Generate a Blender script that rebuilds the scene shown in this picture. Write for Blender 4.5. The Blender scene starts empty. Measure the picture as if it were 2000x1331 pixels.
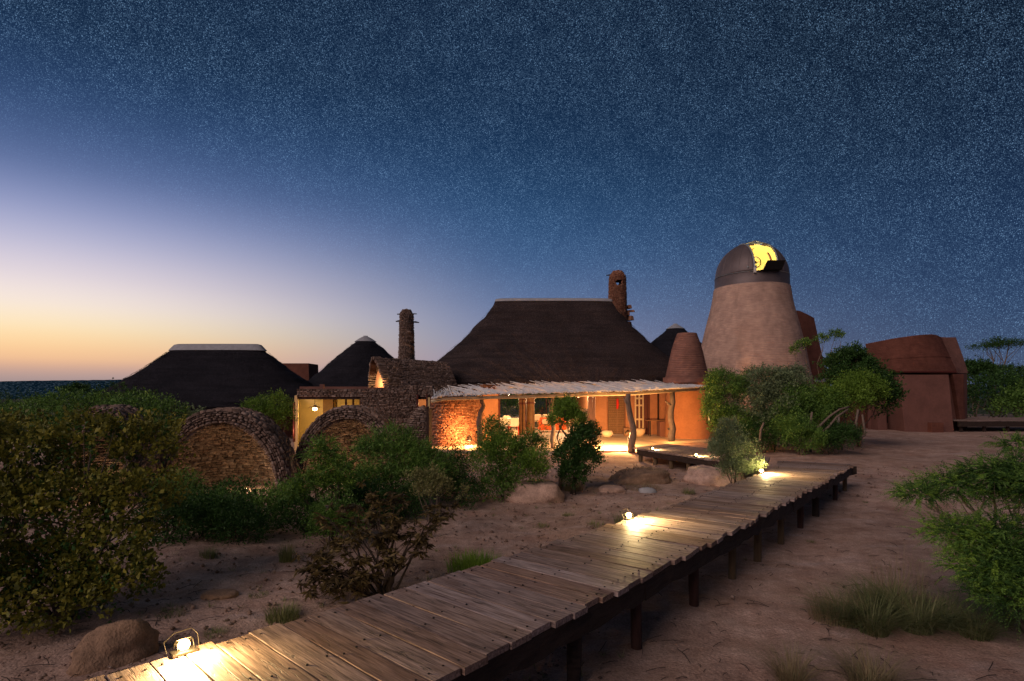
import bpy, math, random
import numpy as np
from mathutils import Vector, Matrix, noise as mnoise

random.seed(7)
RNG = np.random.default_rng(7)
SC = bpy.context.scene
COL = SC.collection
PI = math.pi
EYE = 2.55          # eye height above the sandy ground
FPX = 1100.0        # focal length in pixels of the 2000 px wide photograph
HY = 765.0          # row of the horizon

# ------------------------------------------------------------------ camera
cam_d = bpy.data.cameras.new("camera")
cam = bpy.data.objects.new("camera", cam_d)
COL.objects.link(cam)
cam.location = (0, 0, EYE)
cam.rotation_euler = (PI / 2, 0, 0)
cam_d.sensor_width = 36.0
cam_d.lens = 36.0 * FPX / 2000.0
cam_d.shift_y = (HY - 665.5) / 2000.0
cam_d.clip_start = 0.05
cam_d.clip_end = 6000
SC.camera = cam

# ------------------------------------------------------------------ render look
SC.render.engine = 'CYCLES'
SC.view_settings.view_transform = 'Standard'
SC.view_settings.look = 'None'
SC.view_settings.exposure = 0.0
SC.view_settings.gamma = 1.0
SC.view_settings.use_curve_mapping = False
SC.cycles.max_bounces = 6
SC.cycles.diffuse_bounces = 3
SC.cycles.glossy_bounces = 2
SC.cycles.transmission_bounces = 4
SC.cycles.transparent_max_bounces = 6
SC.cycles.use_denoising = True
SC.cycles.sample_clamp_indirect = 4.0
SC.cycles.caustics_reflective = False
SC.cycles.caustics_refractive = False

SUN_AZ = math.radians(-60)       # where the sun went down, measured from +Y towards +X
SKY_GAIN = 1.0


def lin(c):
    out = []
    for v in c[:3]:
        v /= 255.0
        out.append(v / 12.92 if v <= 0.04045 else ((v + 0.055) / 1.055) ** 2.4)
    return (*out, 1.0)


# ------------------------------------------------------------------ world: dusk sky with stars
W = bpy.data.worlds.new("World")
SC.world = W
W.use_nodes = True
wt = W.node_tree
wt.nodes.clear()


def N(nt, t, **kw):
    n = nt.nodes.new(t)
    for k, v in kw.items():
        setattr(n, k, v)
    return n


def mth(nt, op, a, b=None, c=None, clamp=False):
    n = nt.nodes.new('ShaderNodeMath')
    n.operation = op
    n.use_clamp = clamp
    for i, v in enumerate((a, b, c)):
        if v is None:
            continue
        if isinstance(v, (int, float)):
            n.inputs[i].default_value = v
        else:
            nt.links.new(v, n.inputs[i])
    return n.outputs[0]


def ramp(nt, fac, stops, interp='LINEAR'):
    n = nt.nodes.new('ShaderNodeValToRGB')
    cr = n.color_ramp
    cr.interpolation = interp
    while len(cr.elements) > 1:
        cr.elements.remove(cr.elements[-1])
    cr.elements[0].position = stops[0][0]
    cr.elements[0].color = stops[0][1]
    for p, c in stops[1:]:
        e = cr.elements.new(p)
        e.color = c
    if fac is not None:
        nt.links.new(fac, n.inputs[0])
    return n.outputs[0]


def mixc(nt, fac, a, b, mode='MIX'):
    n = nt.nodes.new('ShaderNodeMix')
    n.data_type = 'RGBA'
    n.blend_type = mode
    for sock, v in ((n.inputs[0], fac), (n.inputs[6], a), (n.inputs[7], b)):
        if isinstance(v, (int, float)):
            sock.default_value = v
        elif isinstance(v, (tuple, list)):
            sock.default_value = v if len(v) == 4 else (*v, 1)
        else:
            nt.links.new(v, sock)
    return n.outputs[2]


def build_sky():
    L = wt.links.new
    tc = N(wt, 'ShaderNodeTexCoord')
    nrm = N(wt, 'ShaderNodeVectorMath', operation='NORMALIZE')
    L(tc.outputs['Generated'], nrm.inputs[0])
    sep = N(wt, 'ShaderNodeSeparateXYZ')
    L(nrm.outputs[0], sep.inputs[0])
    x, y, z = sep.outputs
    elev = mth(wt, 'MULTIPLY', mth(wt, 'ARCSINE', z), 180 / PI)
    h = mth(wt, 'SQRT', mth(wt, 'ADD', mth(wt, 'MULTIPLY', x, x), mth(wt, 'MULTIPLY', y, y)))
    dt = mth(wt, 'ADD', mth(wt, 'MULTIPLY', x, math.sin(SUN_AZ)), mth(wt, 'MULTIPLY', y, math.cos(SUN_AZ)))
    ca = mth(wt, 'DIVIDE', dt, mth(wt, 'MAXIMUM', h, 1e-4))
    ca = mth(wt, 'MINIMUM', mth(wt, 'MAXIMUM', ca, -1.0), 1.0)
    ang = mth(wt, 'MULTIPLY', mth(wt, 'ARCCOSINE', ca), 180 / PI)
    ef = mth(wt, 'DIVIDE', elev, 45.0, clamp=True)

    def st(rows):
        return [(min(1, e / 45.0), lin(c)) for e, c in rows]
    rl = ramp(wt, ef, st([(0, (150, 135, 138)), (1.0, (172, 150, 148)), (1.8, (205, 165, 148)), (2.6, (244, 192, 148)), (3.8, (255, 212, 158)),
                          (5.2, (255, 231, 186)), (7.0, (250, 234, 222)), (9.2, (228, 215, 222)), (11.8, (188, 187, 214)),
                          (14.5, (142, 152, 194)), (17.4, (90, 110, 156)), (20.8, (56, 80, 122)), (24, (32, 56, 92)), (27.5, (16, 38, 66)),
                          (38, (7, 22, 42)), (45, (5, 17, 34))]), 'B_SPLINE')
    rc = ramp(wt, ef, st([(0, (150, 143, 160)), (3, (143, 142, 168)), (6, (124, 134, 168)), (9, (98, 118, 158)), (13, (60, 92, 136)),
                          (18, (34, 68, 108)), (23, (18, 47, 82)), (28, (12, 36, 66)), (36, (8, 26, 50)), (45, (3, 13, 30))]), 'B_SPLINE')
    rr = ramp(wt, ef, st([(0, (74, 82, 108)), (3, (60, 76, 106)), (6, (45, 65, 98)), (10, (31, 53, 86)), (15, (20, 40, 70)),
                          (20, (13, 30, 54)), (27, (8, 21, 39)), (36, (5, 15, 29)), (45, (2, 8, 18))]), 'B_SPLINE')
    f1 = N(wt, 'ShaderNodeMapRange', interpolation_type='SMOOTHSTEP')
    L(ang, f1.inputs[0]); f1.inputs[1].default_value = 17; f1.inputs[2].default_value = 64
    f2 = N(wt, 'ShaderNodeMapRange', interpolation_type='SMOOTHSTEP')
    L(ang, f2.inputs[0]); f2.inputs[1].default_value = 50; f2.inputs[2].default_value = 104
    base = mixc(wt, f2.outputs[0], mixc(wt, f1.outputs[0], rl, rc), rr)
    # stars
    thr = mth(wt, 'SUBTRACT', 19.0, mth(wt, 'MULTIPLY', mth(wt, 'SUBTRACT', ang, 18.0), 0.27))
    mk = N(wt, 'ShaderNodeMapRange', interpolation_type='SMOOTHSTEP')
    L(mth(wt, 'SUBTRACT', elev, thr), mk.inputs[0]); mk.inputs[1].default_value = -5; mk.inputs[2].default_value = 11
    tot = None
    for sc_, lo, hi, gain, pw in ((640.0, 0.08, 0.6, 0.36, 2.6), (980.0, 0.1, 0.65, 0.22, 1.5)):
        v = N(wt, 'ShaderNodeTexVoronoi')
        v.inputs['Scale'].default_value = sc_
        L(nrm.outputs[0], v.inputs['Vector'])
        mr = N(wt, 'ShaderNodeMapRange', interpolation_type='SMOOTHSTEP')
        L(v.outputs['Distance'], mr.inputs[0])
        mr.inputs[1].default_value = lo; mr.inputs[2].default_value = hi
        mr.inputs[3].default_value = 1; mr.inputs[4].default_value = 0
        sc2 = N(wt, 'ShaderNodeSeparateColor')
        L(v.outputs['Color'], sc2.inputs[0])
        s = mth(wt, 'MULTIPLY', mth(wt, 'MULTIPLY', mr.outputs[0], mth(wt, 'POWER', sc2.outputs[0], pw)), gain)
        tot = s if tot is None else mth(wt, 'ADD', tot, s)
    cl = N(wt, 'ShaderNodeTexNoise')
    cl.inputs['Scale'].default_value = 26.0
    cl.inputs['Detail'].default_value = 3.0
    L(nrm.outputs[0], cl.inputs['Vector'])
    clf = N(wt, 'ShaderNodeMapRange')
    L(cl.outputs['Fac'], clf.inputs[0]); clf.inputs[1].default_value = 0.3; clf.inputs[2].default_value = 0.7
    clf.inputs[3].default_value = 0.65; clf.inputs[4].default_value = 1.25
    tot = mth(wt, 'MULTIPLY', mth(wt, 'MULTIPLY', tot, mk.outputs[0]), clf.outputs[0])
    stc = N(wt, 'ShaderNodeVectorMath', operation='SCALE')
    stc.inputs[0].default_value = (0.36, 0.64, 1.0)
    L(tot, stc.inputs['Scale'])
    skyc = mixc(wt, 1.0, base, stc.outputs[0], 'ADD')
    # faint physical twilight on top
    ns = N(wt, 'ShaderNodeTexSky')
    ns.sky_type = 'NISHITA'
    ns.sun_disc = False
    ns.sun_elevation = math.radians(-4)
    ns.sun_rotation = SUN_AZ
    bg1 = N(wt, 'ShaderNodeBackground'); L(skyc, bg1.inputs[0]); bg1.inputs[1].default_value = SKY_GAIN
    bg2 = N(wt, 'ShaderNodeBackground'); L(ns.outputs[0], bg2.inputs[0]); bg2.inputs[1].default_value = 0.012
    add = N(wt, 'ShaderNodeAddShader'); L(bg1.outputs[0], add.inputs[0]); L(bg2.outputs[0], add.inputs[1])
    o = N(wt, 'ShaderNodeOutputWorld'); L(add.outputs[0], o.inputs[0])


build_sky()

# warm fill added from behind the camera's left shoulder to brighten ground and tower
sun_d = bpy.data.lights.new("dusk_fill", 'SUN')
sun_d.energy = 1.45
sun_d.angle = math.radians(40)
sun_d.color = (1.0, 0.76, 0.68)
sun = bpy.data.objects.new("dusk_fill", sun_d)
COL.objects.link(sun)
_sa, _se = math.radians(-136), math.radians(33)
_sd = Vector((math.sin(_sa) * math.cos(_se), math.cos(_sa) * math.cos(_se), math.sin(_se)))
sun.rotation_euler = _sd.to_track_quat('Z', 'Y').to_euler()


# ------------------------------------------------------------------ geometry helpers
def P(px, py, Y):
    return Vector(((px - 1000.0) / FPX * Y, Y, EYE - (py - HY) / FPX * Y))


def G(px, py, z=0.0):
    Y = FPX * (EYE - z) / (py - HY)
    return Vector(((px - 1000.0) / FPX * Y, Y, z))


def XA(px, Y):
    return (px - 1000.0) / FPX * Y


def ss(a, b, x):
    t = np.clip((x - a) / (b - a), 0, 1)
    return t * t * (3 - 2 * t)


def empty(name, loc, label=None, cat=None, group=None):
    o = bpy.data.objects.new(name, None)
    o.empty_display_size = 0.2
    o.location = loc
    COL.objects.link(o)
    if label:
        o['label'] = label
    if cat:
        o['category'] = cat
    if group:
        o['group'] = group
    return o


def tag(o, label=None, cat=None, group=None, kind=None):
    for k, v in (('label', label), ('category', cat), ('group', group), ('kind', kind)):
        if v:
            o[k] = v
    return o


def mesh_np(name, V, F, smooth=False):
    """V (n,3) array, F (m,3|4) int array of one polygon size"""
    me = bpy.data.meshes.new(name)
    V = np.asarray(V, dtype=np.float32).reshape(-1, 3)
    F = np.asarray(F, dtype=np.int32)
    k = F.shape[1]
    me.vertices.add(len(V))
    me.vertices.foreach_set('co', V.ravel())
    me.loops.add(F.size)
    me.loops.foreach_set('vertex_index', F.ravel())
    me.polygons.add(len(F))
    me.polygons.foreach_set('loop_start', np.arange(0, F.size, k, dtype=np.int32))
    if smooth:
        me.polygons.foreach_set('use_smooth', np.ones(len(F), dtype=bool))
    me.update(calc_edges=True)
    return me


def link(name, me, m, parent=None, loc=None):
    o = bpy.data.objects.new(name, me)
    if m is not None and not me.materials:
        me.materials.append(m)
    COL.objects.link(o)
    if parent is not None:
        o.parent = parent
    if loc is not None:
        o.location = loc
    return o


class MB:
    """collects world-space pieces; build() makes one mesh object, in the parent's local space"""

    def __init__(s):
        s.v, s.f, s.n = [], [], 0

    def add(s, V, F):
        V = np.asarray(V, dtype=float).reshape(-1, 3)
        s.v.append(V)
        for f in F:
            s.f.append(tuple(int(i) + s.n for i in f))
        s.n += len(V)

    def box(s, c, d, rz=0.0, M=None, taper=1.0):
        x, y, z = d[0] / 2, d[1] / 2, d[2] / 2
        V = np.array([(sx * x * (taper if sz > 0 else 1), sy * y * (taper if sz > 0 else 1), sz * z)
                      for sz in (-1, 1) for sy in (-1, 1) for sx in (-1, 1)])
        if M is not None:
            V = V @ np.array(M.to_3x3()).T
        if rz:
            c_, s_ = math.cos(rz), math.sin(rz)
            V = V @ np.array([[c_, -s_, 0], [s_, c_, 0], [0, 0, 1]]).T
        s.add(V + np.array(c), [(0, 2, 3, 1), (4, 5, 7, 6), (0, 1, 5, 4), (2, 6, 7, 3), (0, 4, 6, 2), (1, 3, 7, 5)])

    def prism(s, poly, z0, z1, top=None):
        n = len(poly)
        top = top or poly
        V = [(p[0], p[1], z0 if len(p) < 3 else p[2]) for p in poly] + [(p[0], p[1], z1 if len(p) < 3 else p[2]) for p in top]
        F = [tuple(range(n - 1, -1, -1)), tuple(range(n, 2 * n))]
        F += [(i, (i + 1) % n, n + (i + 1) % n, n + i) for i in range(n)]
        s.add(V, F)

    def tube(s, pts, rad, n=8, cap=True, wob=0.0):
        pts = [Vector(p) for p in pts]
        m = len(pts)
        if not hasattr(rad, '__len__'):
            rad = [rad] * m
        V, prev = [], None
        for i, p in enumerate(pts):
            t = (pts[min(i + 1, m - 1)] - pts[max(i - 1, 0)])
            t = t.normalized() if t.length > 1e-9 else Vector((0, 0, 1))
            if prev is None:
                a = t.orthogonal().normalized()
            else:
                a = (prev - t * prev.dot(t))
                a = a.normalized() if a.length > 1e-6 else t.orthogonal().normalized()
            prev = a
            b = t.cross(a)
            for k in range(n):
                w = 2 * PI * k / n
                r = rad[i] * (1 + (random.uniform(-wob, wob) if wob else 0))
                q = p + (a * math.cos(w) + b * math.sin(w)) * r
                V.append(tuple(q))
        F = []
        for i in range(m - 1):
            for k in range(n):
                F.append((i * n + k, i * n + (k + 1) % n, (i + 1) * n + (k + 1) % n, (i + 1) * n + k))
        if cap:
            F.append(tuple(range(n - 1, -1, -1)))
            F.append(tuple((m - 1) * n + k for k in range(n)))
        s.add(V, F)

    def lathe(s, c, prof, n=48, sx=1.0, sy=1.0, a0=0.0, a1=2 * PI, cap=False):
        full = abs(a1 - a0 - 2 * PI) < 1e-6
        k = n if full else n + 1
        V = []
        for r, z in prof:
            for i in range(k):
                w = a0 + (a1 - a0) * i / n
                V.append((c[0] + r * math.cos(w) * sx, c[1] + r * math.sin(w) * sy, c[2] + z))
        F = []
        for j in range(len(prof) - 1):
            for i in range(n):
                i2 = (i + 1) % k if full else i + 1
                F.append((j * k + i, j * k + i2, (j + 1) * k + i2, (j + 1) * k + i))
        if cap and full:
            F.append(tuple((len(prof) - 1) * k + i for i in range(k)))
            F.append(tuple(k - 1 - i for i in range(k)))
        s.add(V, F)

    def grid(s, fn, nu, nv, wrap=False):
        V = []
        for j in range(nv + 1):
            for i in range(nu if wrap else nu + 1):
                V.append(tuple(fn(i / nu, j / nv)))
        k = nu if wrap else nu + 1
        F = [(j * k + i, j * k + (i + 1) % k, (j + 1) * k + (i + 1) % k, (j + 1) * k + i) for j in range(nv) for i in range(nu)]
        s.add(V, F)

    def build(s, name, m, parent=None, smooth=False, bevel=0.0, kind=None):
        V = np.concatenate(s.v)
        if parent is not None:
            off = np.array(parent.location) if parent.parent is None else np.array(parent.location) + np.array(parent.parent.location)
        else:
            off = V.min(0) * 0.5 + V.max(0) * 0.5
            off[2] = V[:, 2].min()
        me = bpy.data.meshes.new(name)
        me.from_pydata([tuple(v) for v in (V - off)], [], s.f)
        if smooth:
            me.polygons.foreach_set('use_smooth', [True] * len(me.polygons))
        me.update()
        o = link(name, me, m, parent)
        if parent is None:
            o.location = off
        if bevel > 0:
            b = o.modifiers.new("bevel", 'BEVEL')
            b.width = bevel
            b.segments = 2
            b.limit_method = 'ANGLE'
        if kind:
            o['kind'] = kind
        return o


# ------------------------------------------------------------------ materials
def new_mat(name):
    m = bpy.data.materials.new(name)
    m.use_nodes = True
    nt = m.node_tree
    nt.nodes.clear()
    out = N(nt, 'ShaderNodeOutputMaterial')
    b = N(nt, 'ShaderNodeBsdfPrincipled')
    nt.links.new(b.outputs[0], out.inputs[0])
    return m, nt, b, out


def coord(nt, kind='Object', scale=(1, 1, 1), rot=(0, 0, 0), rnd=0.0):
    tc = N(nt, 'ShaderNodeTexCoord')
    mp = N(nt, 'ShaderNodeMapping')
    mp.inputs['Scale'].default_value = scale
    mp.inputs['Rotation'].default_value = rot
    src = tc.outputs[kind]
    if rnd:
        oi = N(nt, 'ShaderNodeObjectInfo')
        cx = N(nt, 'ShaderNodeVectorMath', operation='ADD')
        mu = N(nt, 'ShaderNodeVectorMath', operation='SCALE')
        mu.inputs[0].default_value = (rnd, rnd * 1.7, rnd * 0.6)
        nt.links.new(oi.outputs['Random'], mu.inputs['Scale'])
        nt.links.new(src, cx.inputs[0]); nt.links.new(mu.outputs[0], cx.inputs[1])
        src = cx.outputs[0]
    nt.links.new(src, mp.inputs[0])
    return mp.outputs[0]


def wcoord(nt, scale=(1, 1, 1)):
    g = N(nt, 'ShaderNodeNewGeometry')
    mp = N(nt, 'ShaderNodeMapping')
    mp.inputs['Scale'].default_value = scale
    nt.links.new(g.outputs['Position'], mp.inputs[0])
    return mp.outputs[0]


def noi(nt, vec, scale, detail=4.0, rough=0.55):
    n = N(nt, 'ShaderNodeTexNoise')
    n.inputs['Scale'].default_value = scale
    n.inputs['Detail'].default_value = detail
    n.inputs['Roughness'].default_value = rough
    nt.links.new(vec, n.inputs['Vector'])
    return n.outputs['Fac']


def mrange(nt, v, a, b, c, d):
    n = N(nt, 'ShaderNodeMapRange')
    nt.links.new(v, n.inputs[0])
    for i, q in enumerate((a, b, c, d)):
        n.inputs[i + 1].default_value = q
    return n.outputs[0]


def bump(nt, b, hgt, strength=0.5, dist=0.02, prev=None):
    n = N(nt, 'ShaderNodeBump')
    n.inputs['Strength'].default_value = strength
    n.inputs['Distance'].default_value = dist
    nt.links.new(hgt, n.inputs['Height'])
    if prev is not None:
        nt.links.new(prev, n.inputs['Normal'])
    nt.links.new(n.outputs[0], b.inputs['Normal'])
    return n.outputs[0]


def rgb(c, k=1.0):
    return (c[0] * k, c[1] * k, c[2] * k, 1.0)


def m_plain(name, c, rough=0.7, var=0.25, scale=6.0, bmp=0.3, bd=0.01, metal=0.0, spec=0.3, world=True, stretch=(1, 1, 1)):
    m, nt, b, out = new_mat(name)
    v = wcoord(nt, stretch) if world else coord(nt, 'Object', stretch, rnd=20)
    n1 = noi(nt, v, scale, 5)
    n2 = noi(nt, v, scale * 7, 4)
    f = mth(nt, 'ADD', mth(nt, 'MULTIPLY', n1, 0.65), mth(nt, 'MULTIPLY', n2, 0.35))
    col = ramp(nt, f, [(0.3, rgb(c, 1 - var)), (0.7, rgb(c, 1 + var))])
    nt.links.new(col, b.inputs['Base Color'])
    b.inputs['Roughness'].default_value = rough
    b.inputs['Metallic'].default_value = metal
    b.inputs['Specular IOR Level'].default_value = spec
    if bmp:
        bump(nt, b, f, bmp, bd)
    return m


def rand_fac(nt):
    """a random number for each object and each loose piece"""
    oi = N(nt, 'ShaderNodeObjectInfo')
    g = N(nt, 'ShaderNodeNewGeometry')
    return mth(nt, 'FRACT', mth(nt, 'ADD', oi.outputs['Random'], g.outputs['Random Per Island']))


def m_stone(name, cols, rough=0.85):
    m, nt, b, out = new_mat(name)
    r = rand_fac(nt)
    k = len(cols)
    col = ramp(nt, r, [(i / (k - 1), rgb(c)) for i, c in enumerate(cols)])
    v = wcoord(nt)
    n1 = noi(nt, v, 9, 5)
    n2 = noi(nt, v, 55, 5, 0.65)
    col = mixc(nt, 1.0, col, ramp(nt, n1, [(0.3, (0.62, 0.6, 0.6, 1)), (0.7, (1.25, 1.2, 1.15, 1))]), 'MULTIPLY')
    col = mixc(nt, 1.0, col, ramp(nt, n2, [(0.3, (0.75, 0.75, 0.75, 1)), (0.7, (1.2, 1.2, 1.2, 1))]), 'MULTIPLY')
    nt.links.new(col, b.inputs['Base Color'])
    b.inputs['Roughness'].default_value = rough
    b.inputs['Specular IOR Level'].default_value = 0.2
    bump(nt, b, mth(nt, 'ADD', n1, n2), 0.6, 0.015)
    return m


def m_leaf(name, cols, rough=0.55, trans=0.25):
    m, nt, b, out = new_mat(name)
    g = N(nt, 'ShaderNodeNewGeometry')
    k = len(cols)
    r = g.outputs['Random Per Island']
    n1 = noi(nt, wcoord(nt), 2.6, 3)
    f = mth(nt, 'ADD', mth(nt, 'MULTIPLY', r, 0.55), mth(nt, 'MULTIPLY', mrange(nt, n1, 0.3, 0.7, 0, 1), 0.45))
    col = ramp(nt, f, [(0.08 + 0.84 * i / (k - 1), rgb(c)) for i, c in enumerate(cols)])
    nt.links.new(col, b.inputs['Base Color'])
    b.inputs['Roughness'].default_value = rough
    b.inputs['Specular IOR Level'].default_value = 0.25
    t = N(nt, 'ShaderNodeBsdfTranslucent')
    nt.links.new(col, t.inputs[0])
    mx = N(nt, 'ShaderNodeMixShader')
    mx.inputs[0].default_value = trans
    nt.links.new(b.outputs[0], mx.inputs[1]); nt.links.new(t.outputs[0], mx.inputs[2])
    nt.links.new(mx.outputs[0], out.inputs[0])
    return m


def m_emit(name, c, s):
    m, nt, b, out = new_mat(name)
    e = N(nt, 'ShaderNodeEmission')
    e.inputs[0].default_value = rgb(c)
    e.inputs[1].default_value = s
    nt.links.new(e.outputs[0], out.inputs[0])
    return m


def m_ground():
    m, nt, b, out = new_mat("red_sand")
    v = wcoord(nt)
    big = noi(nt, v, 0.35, 5)
    mid = noi(nt, v, 2.3, 6, 0.6)
    st = noi(nt, wcoord(nt, (0.6, 2.2, 1)), 1.1, 5)
    fine = noi(nt, v, 45, 6, 0.7)
    c1 = ramp(nt, mid, [(0.3, (0.32, 0.215, 0.165, 1)), (0.5, (0.44, 0.315, 0.25, 1)), (0.72, (0.55, 0.415, 0.34, 1))])
    c2 = ramp(nt, big, [(0.4, (0.9, 0.85, 0.85, 1)), (0.62, (1.15, 1.1, 1.12, 1))])
    c = mixc(nt, 1.0, c1, c2, 'MULTIPLY')
    pale = mrange(nt, st, 0.58, 0.7, 0, 0.6)
    c = mixc(nt, pale, c, (0.52, 0.41, 0.38, 1))
    red = mrange(nt, noi(nt, v, 0.8, 4), 0.56, 0.68, 0, 0.55)
    c = mixc(nt, red, c, (0.36, 0.20, 0.15, 1))
    c = mixc(nt, 1.0, c, ramp(nt, fine, [(0.3, (0.6, 0.6, 0.6, 1)), (0.65, (1.25, 1.25, 1.25, 1))]), 'MULTIPLY')
    # distance: scrub colour on the far plain
    sp = N(nt, 'ShaderNodeSeparateXYZ'); nt.links.new(v, sp.inputs[0])
    far = mrange(nt, sp.outputs[1], 44, 70, 0, 1)
    c = mixc(nt, far, c, (0.05, 0.06, 0.035, 1))
    nt.links.new(c, b.inputs['Base Color'])
    b.inputs['Roughness'].default_value = 0.95
    b.inputs['Specular IOR Level'].default_value = 0.1
    gr = mrange(nt, noi(nt, v, 9, 5, 0.7), 0.35, 0.7, 0.82, 1.14)
    c = mixc(nt, 1.0, c, gr, 'MULTIPLY')
    nt.links.new(c, b.inputs['Base Color'])
    peb = N(nt, 'ShaderNodeTexVoronoi'); peb.inputs['Scale'].default_value = 30
    nt.links.new(v, peb.inputs['Vector'])
    hh = mth(nt, 'ADD', mth(nt, 'MULTIPLY', mid, 1.6), mth(nt, 'SUBTRACT', mth(nt, 'MULTIPLY', fine, 0.6), mth(nt, 'MULTIPLY', peb.outputs['Distance'], 0.35)))
    bump(nt, b, hh, 0.65, 0.035)
    return m


def m_plank():
    m, nt, b, out = new_mat("weathered_deck_timber")
    v0 = coord(nt, 'Object', (1, 1, 1), rnd=37)
    def sv(s):
        mp = N(nt, 'ShaderNodeMapping'); mp.inputs['Scale'].default_value = s
        nt.links.new(v0, mp.inputs[0]); return mp.outputs[0]
    grain = noi(nt, sv((1.3, 22, 22)), 2.2, 7, 0.62)
    fine = noi(nt, sv((4, 130, 130)), 1.6, 5, 0.6)
    blot = noi(nt, sv((1.2, 3, 3)), 1.6, 4)
    crack = noi(nt, sv((0.9, 14, 14)), 1.5, 3, 0.5)
    cr = mrange(nt, mth(nt, 'ABSOLUTE', mth(nt, 'SUBTRACT', crack, 0.5)), 0.0, 0.016, 1, 0)
    msk = mrange(nt, noi(nt, sv((0.8, 3, 3)), 2.1, 2), 0.5, 0.58, 0, 1)
    cr = mth(nt, 'MULTIPLY', cr, msk)
    oi = N(nt, 'ShaderNodeObjectInfo')
    tone = ramp(nt, oi.outputs['Random'], [(0.0, (0.209, 0.132, 0.097, 1)), (0.25, (0.309, 0.221, 0.181, 1)), (0.5, (0.242, 0.176, 0.153, 1)),
                                           (0.75, (0.384, 0.297, 0.270, 1)), (1.0, (0.267, 0.161, 0.110, 1))])
    c = mixc(nt, 1.0, tone, ramp(nt, grain, [(0.3, (0.25, 0.23, 0.22, 1)), (0.47, (0.88, 0.86, 0.85, 1)), (0.68, (1.6, 1.6, 1.6, 1))]), 'MULTIPLY')
    c = mixc(nt, 1.0, c, ramp(nt, fine, [(0.3, (0.72, 0.72, 0.72, 1)), (0.7, (1.2, 1.2, 1.2, 1))]), 'MULTIPLY')
    c = mixc(nt, mrange(nt, blot, 0.5, 0.72, 0, 0.45), c, (0.17, 0.085, 0.045, 1))
    c = mixc(nt, cr, c, (0.02, 0.014, 0.012, 1))
    nt.links.new(c, b.inputs['Base Color'])
    nt.links.new(mrange(nt, grain, 0.3, 0.7, 0.8, 0.6), b.inputs['Roughness'])
    b.inputs['Specular IOR Level'].default_value = 0.3
    hh = mth(nt, 'SUBTRACT', mth(nt, 'ADD', grain, mth(nt, 'MULTIPLY', fine, 0.4)), mth(nt, 'MULTIPLY', cr, 1.5))
    bump(nt, b, hh, 0.55, 0.006)
    return m


def m_brick(name, c, course=0.085, rough=0.9, var=0.22):
    """plastered brickwork: faint courses; the course joints themselves are real grooves"""
    m, nt, b, out = new_mat(name)
    v = wcoord(nt)
    big = noi(nt, v, 0.55, 5)
    mid = noi(nt, v, 3.0, 5)
    hor = noi(nt, wcoord(nt, (3, 3, 26)), 1.0, 4, 0.6)
    drip = noi(nt, wcoord(nt, (2.2, 2.2, 0.25)), 1.3, 4)
    fine = noi(nt, v, 40, 4)
    col = ramp(nt, big, [(0.3, rgb(c, 1 - var)), (0.7, rgb(c, 1 + var))])
    col = mixc(nt, 1.0, col, ramp(nt, hor, [(0.3, (0.84, 0.83, 0.83, 1)), (0.68, (1.12, 1.12, 1.1, 1))]), 'MULTIPLY')
    col = mixc(nt, 1.0, col, ramp(nt, mid, [(0.3, (0.82, 0.8, 0.8, 1)), (0.7, (1.15, 1.15, 1.12, 1))]), 'MULTIPLY')
    col = mixc(nt, mrange(nt, drip, 0.55, 0.75, 0, 0.4), col, rgb(c, 0.5))
    nt.links.new(col, b.inputs['Base Color'])
    b.inputs['Roughness'].default_value = rough
    b.inputs['Specular IOR Level'].default_value = 0.15
    bump(nt, b, mth(nt, 'ADD', hor, mth(nt, 'MULTIPLY', fine, 0.5)), 0.5, 0.02)
    return m


def m_thatch(name, c):
    m, nt, b, out = new_mat(name)
    v = wcoord(nt, (1, 1, 0.22))
    f1 = noi(nt, v, 26, 6, 0.7)
    lay = noi(nt, wcoord(nt, (0.35, 0.35, 7)), 1.0, 3)
    big = noi(nt, wcoord(nt), 0.7, 4)
    col = ramp(nt, f1, [(0.3, rgb(c, 0.3)), (0.52, rgb(c, 1.0)), (0.72, rgb(c, 3.0))])
    col = mixc(nt, 1.0, col, ramp(nt, lay, [(0.3, (0.8, 0.8, 0.8, 1)), (0.7, (1.2, 1.2, 1.2, 1))]), 'MULTIPLY')
    col = mixc(nt, 1.0, col, ramp(nt, big, [(0.3, (0.75, 0.75, 0.78, 1)), (0.7, (1.25, 1.2, 1.2, 1))]), 'MULTIPLY')
    nt.links.new(col, b.inputs['Base Color'])
    b.inputs['Roughness'].default_value = 0.9
    b.inputs['Specular IOR Level'].default_value = 0.1
    bump(nt, b, mth(nt, 'ADD', f1, mth(nt, 'MULTIPLY', lay, 0.8)), 1.0, 0.10)
    return m


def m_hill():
    m, nt, b, out = new_mat("far_hill_star_specks")
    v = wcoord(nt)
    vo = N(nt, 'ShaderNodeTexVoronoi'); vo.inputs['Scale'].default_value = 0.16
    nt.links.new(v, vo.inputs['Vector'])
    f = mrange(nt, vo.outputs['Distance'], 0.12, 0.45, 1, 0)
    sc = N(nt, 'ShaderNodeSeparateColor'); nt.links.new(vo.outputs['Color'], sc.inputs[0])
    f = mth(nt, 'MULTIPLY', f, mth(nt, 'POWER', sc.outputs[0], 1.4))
    c = mixc(nt, f, (0.006, 0.03, 0.055, 1), (0.45, 0.75, 0.95, 1))  # pale specks paint the star points over the hill into its colour
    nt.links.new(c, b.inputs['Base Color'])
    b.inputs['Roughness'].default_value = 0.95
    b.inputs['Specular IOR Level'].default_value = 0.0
    return m


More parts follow.
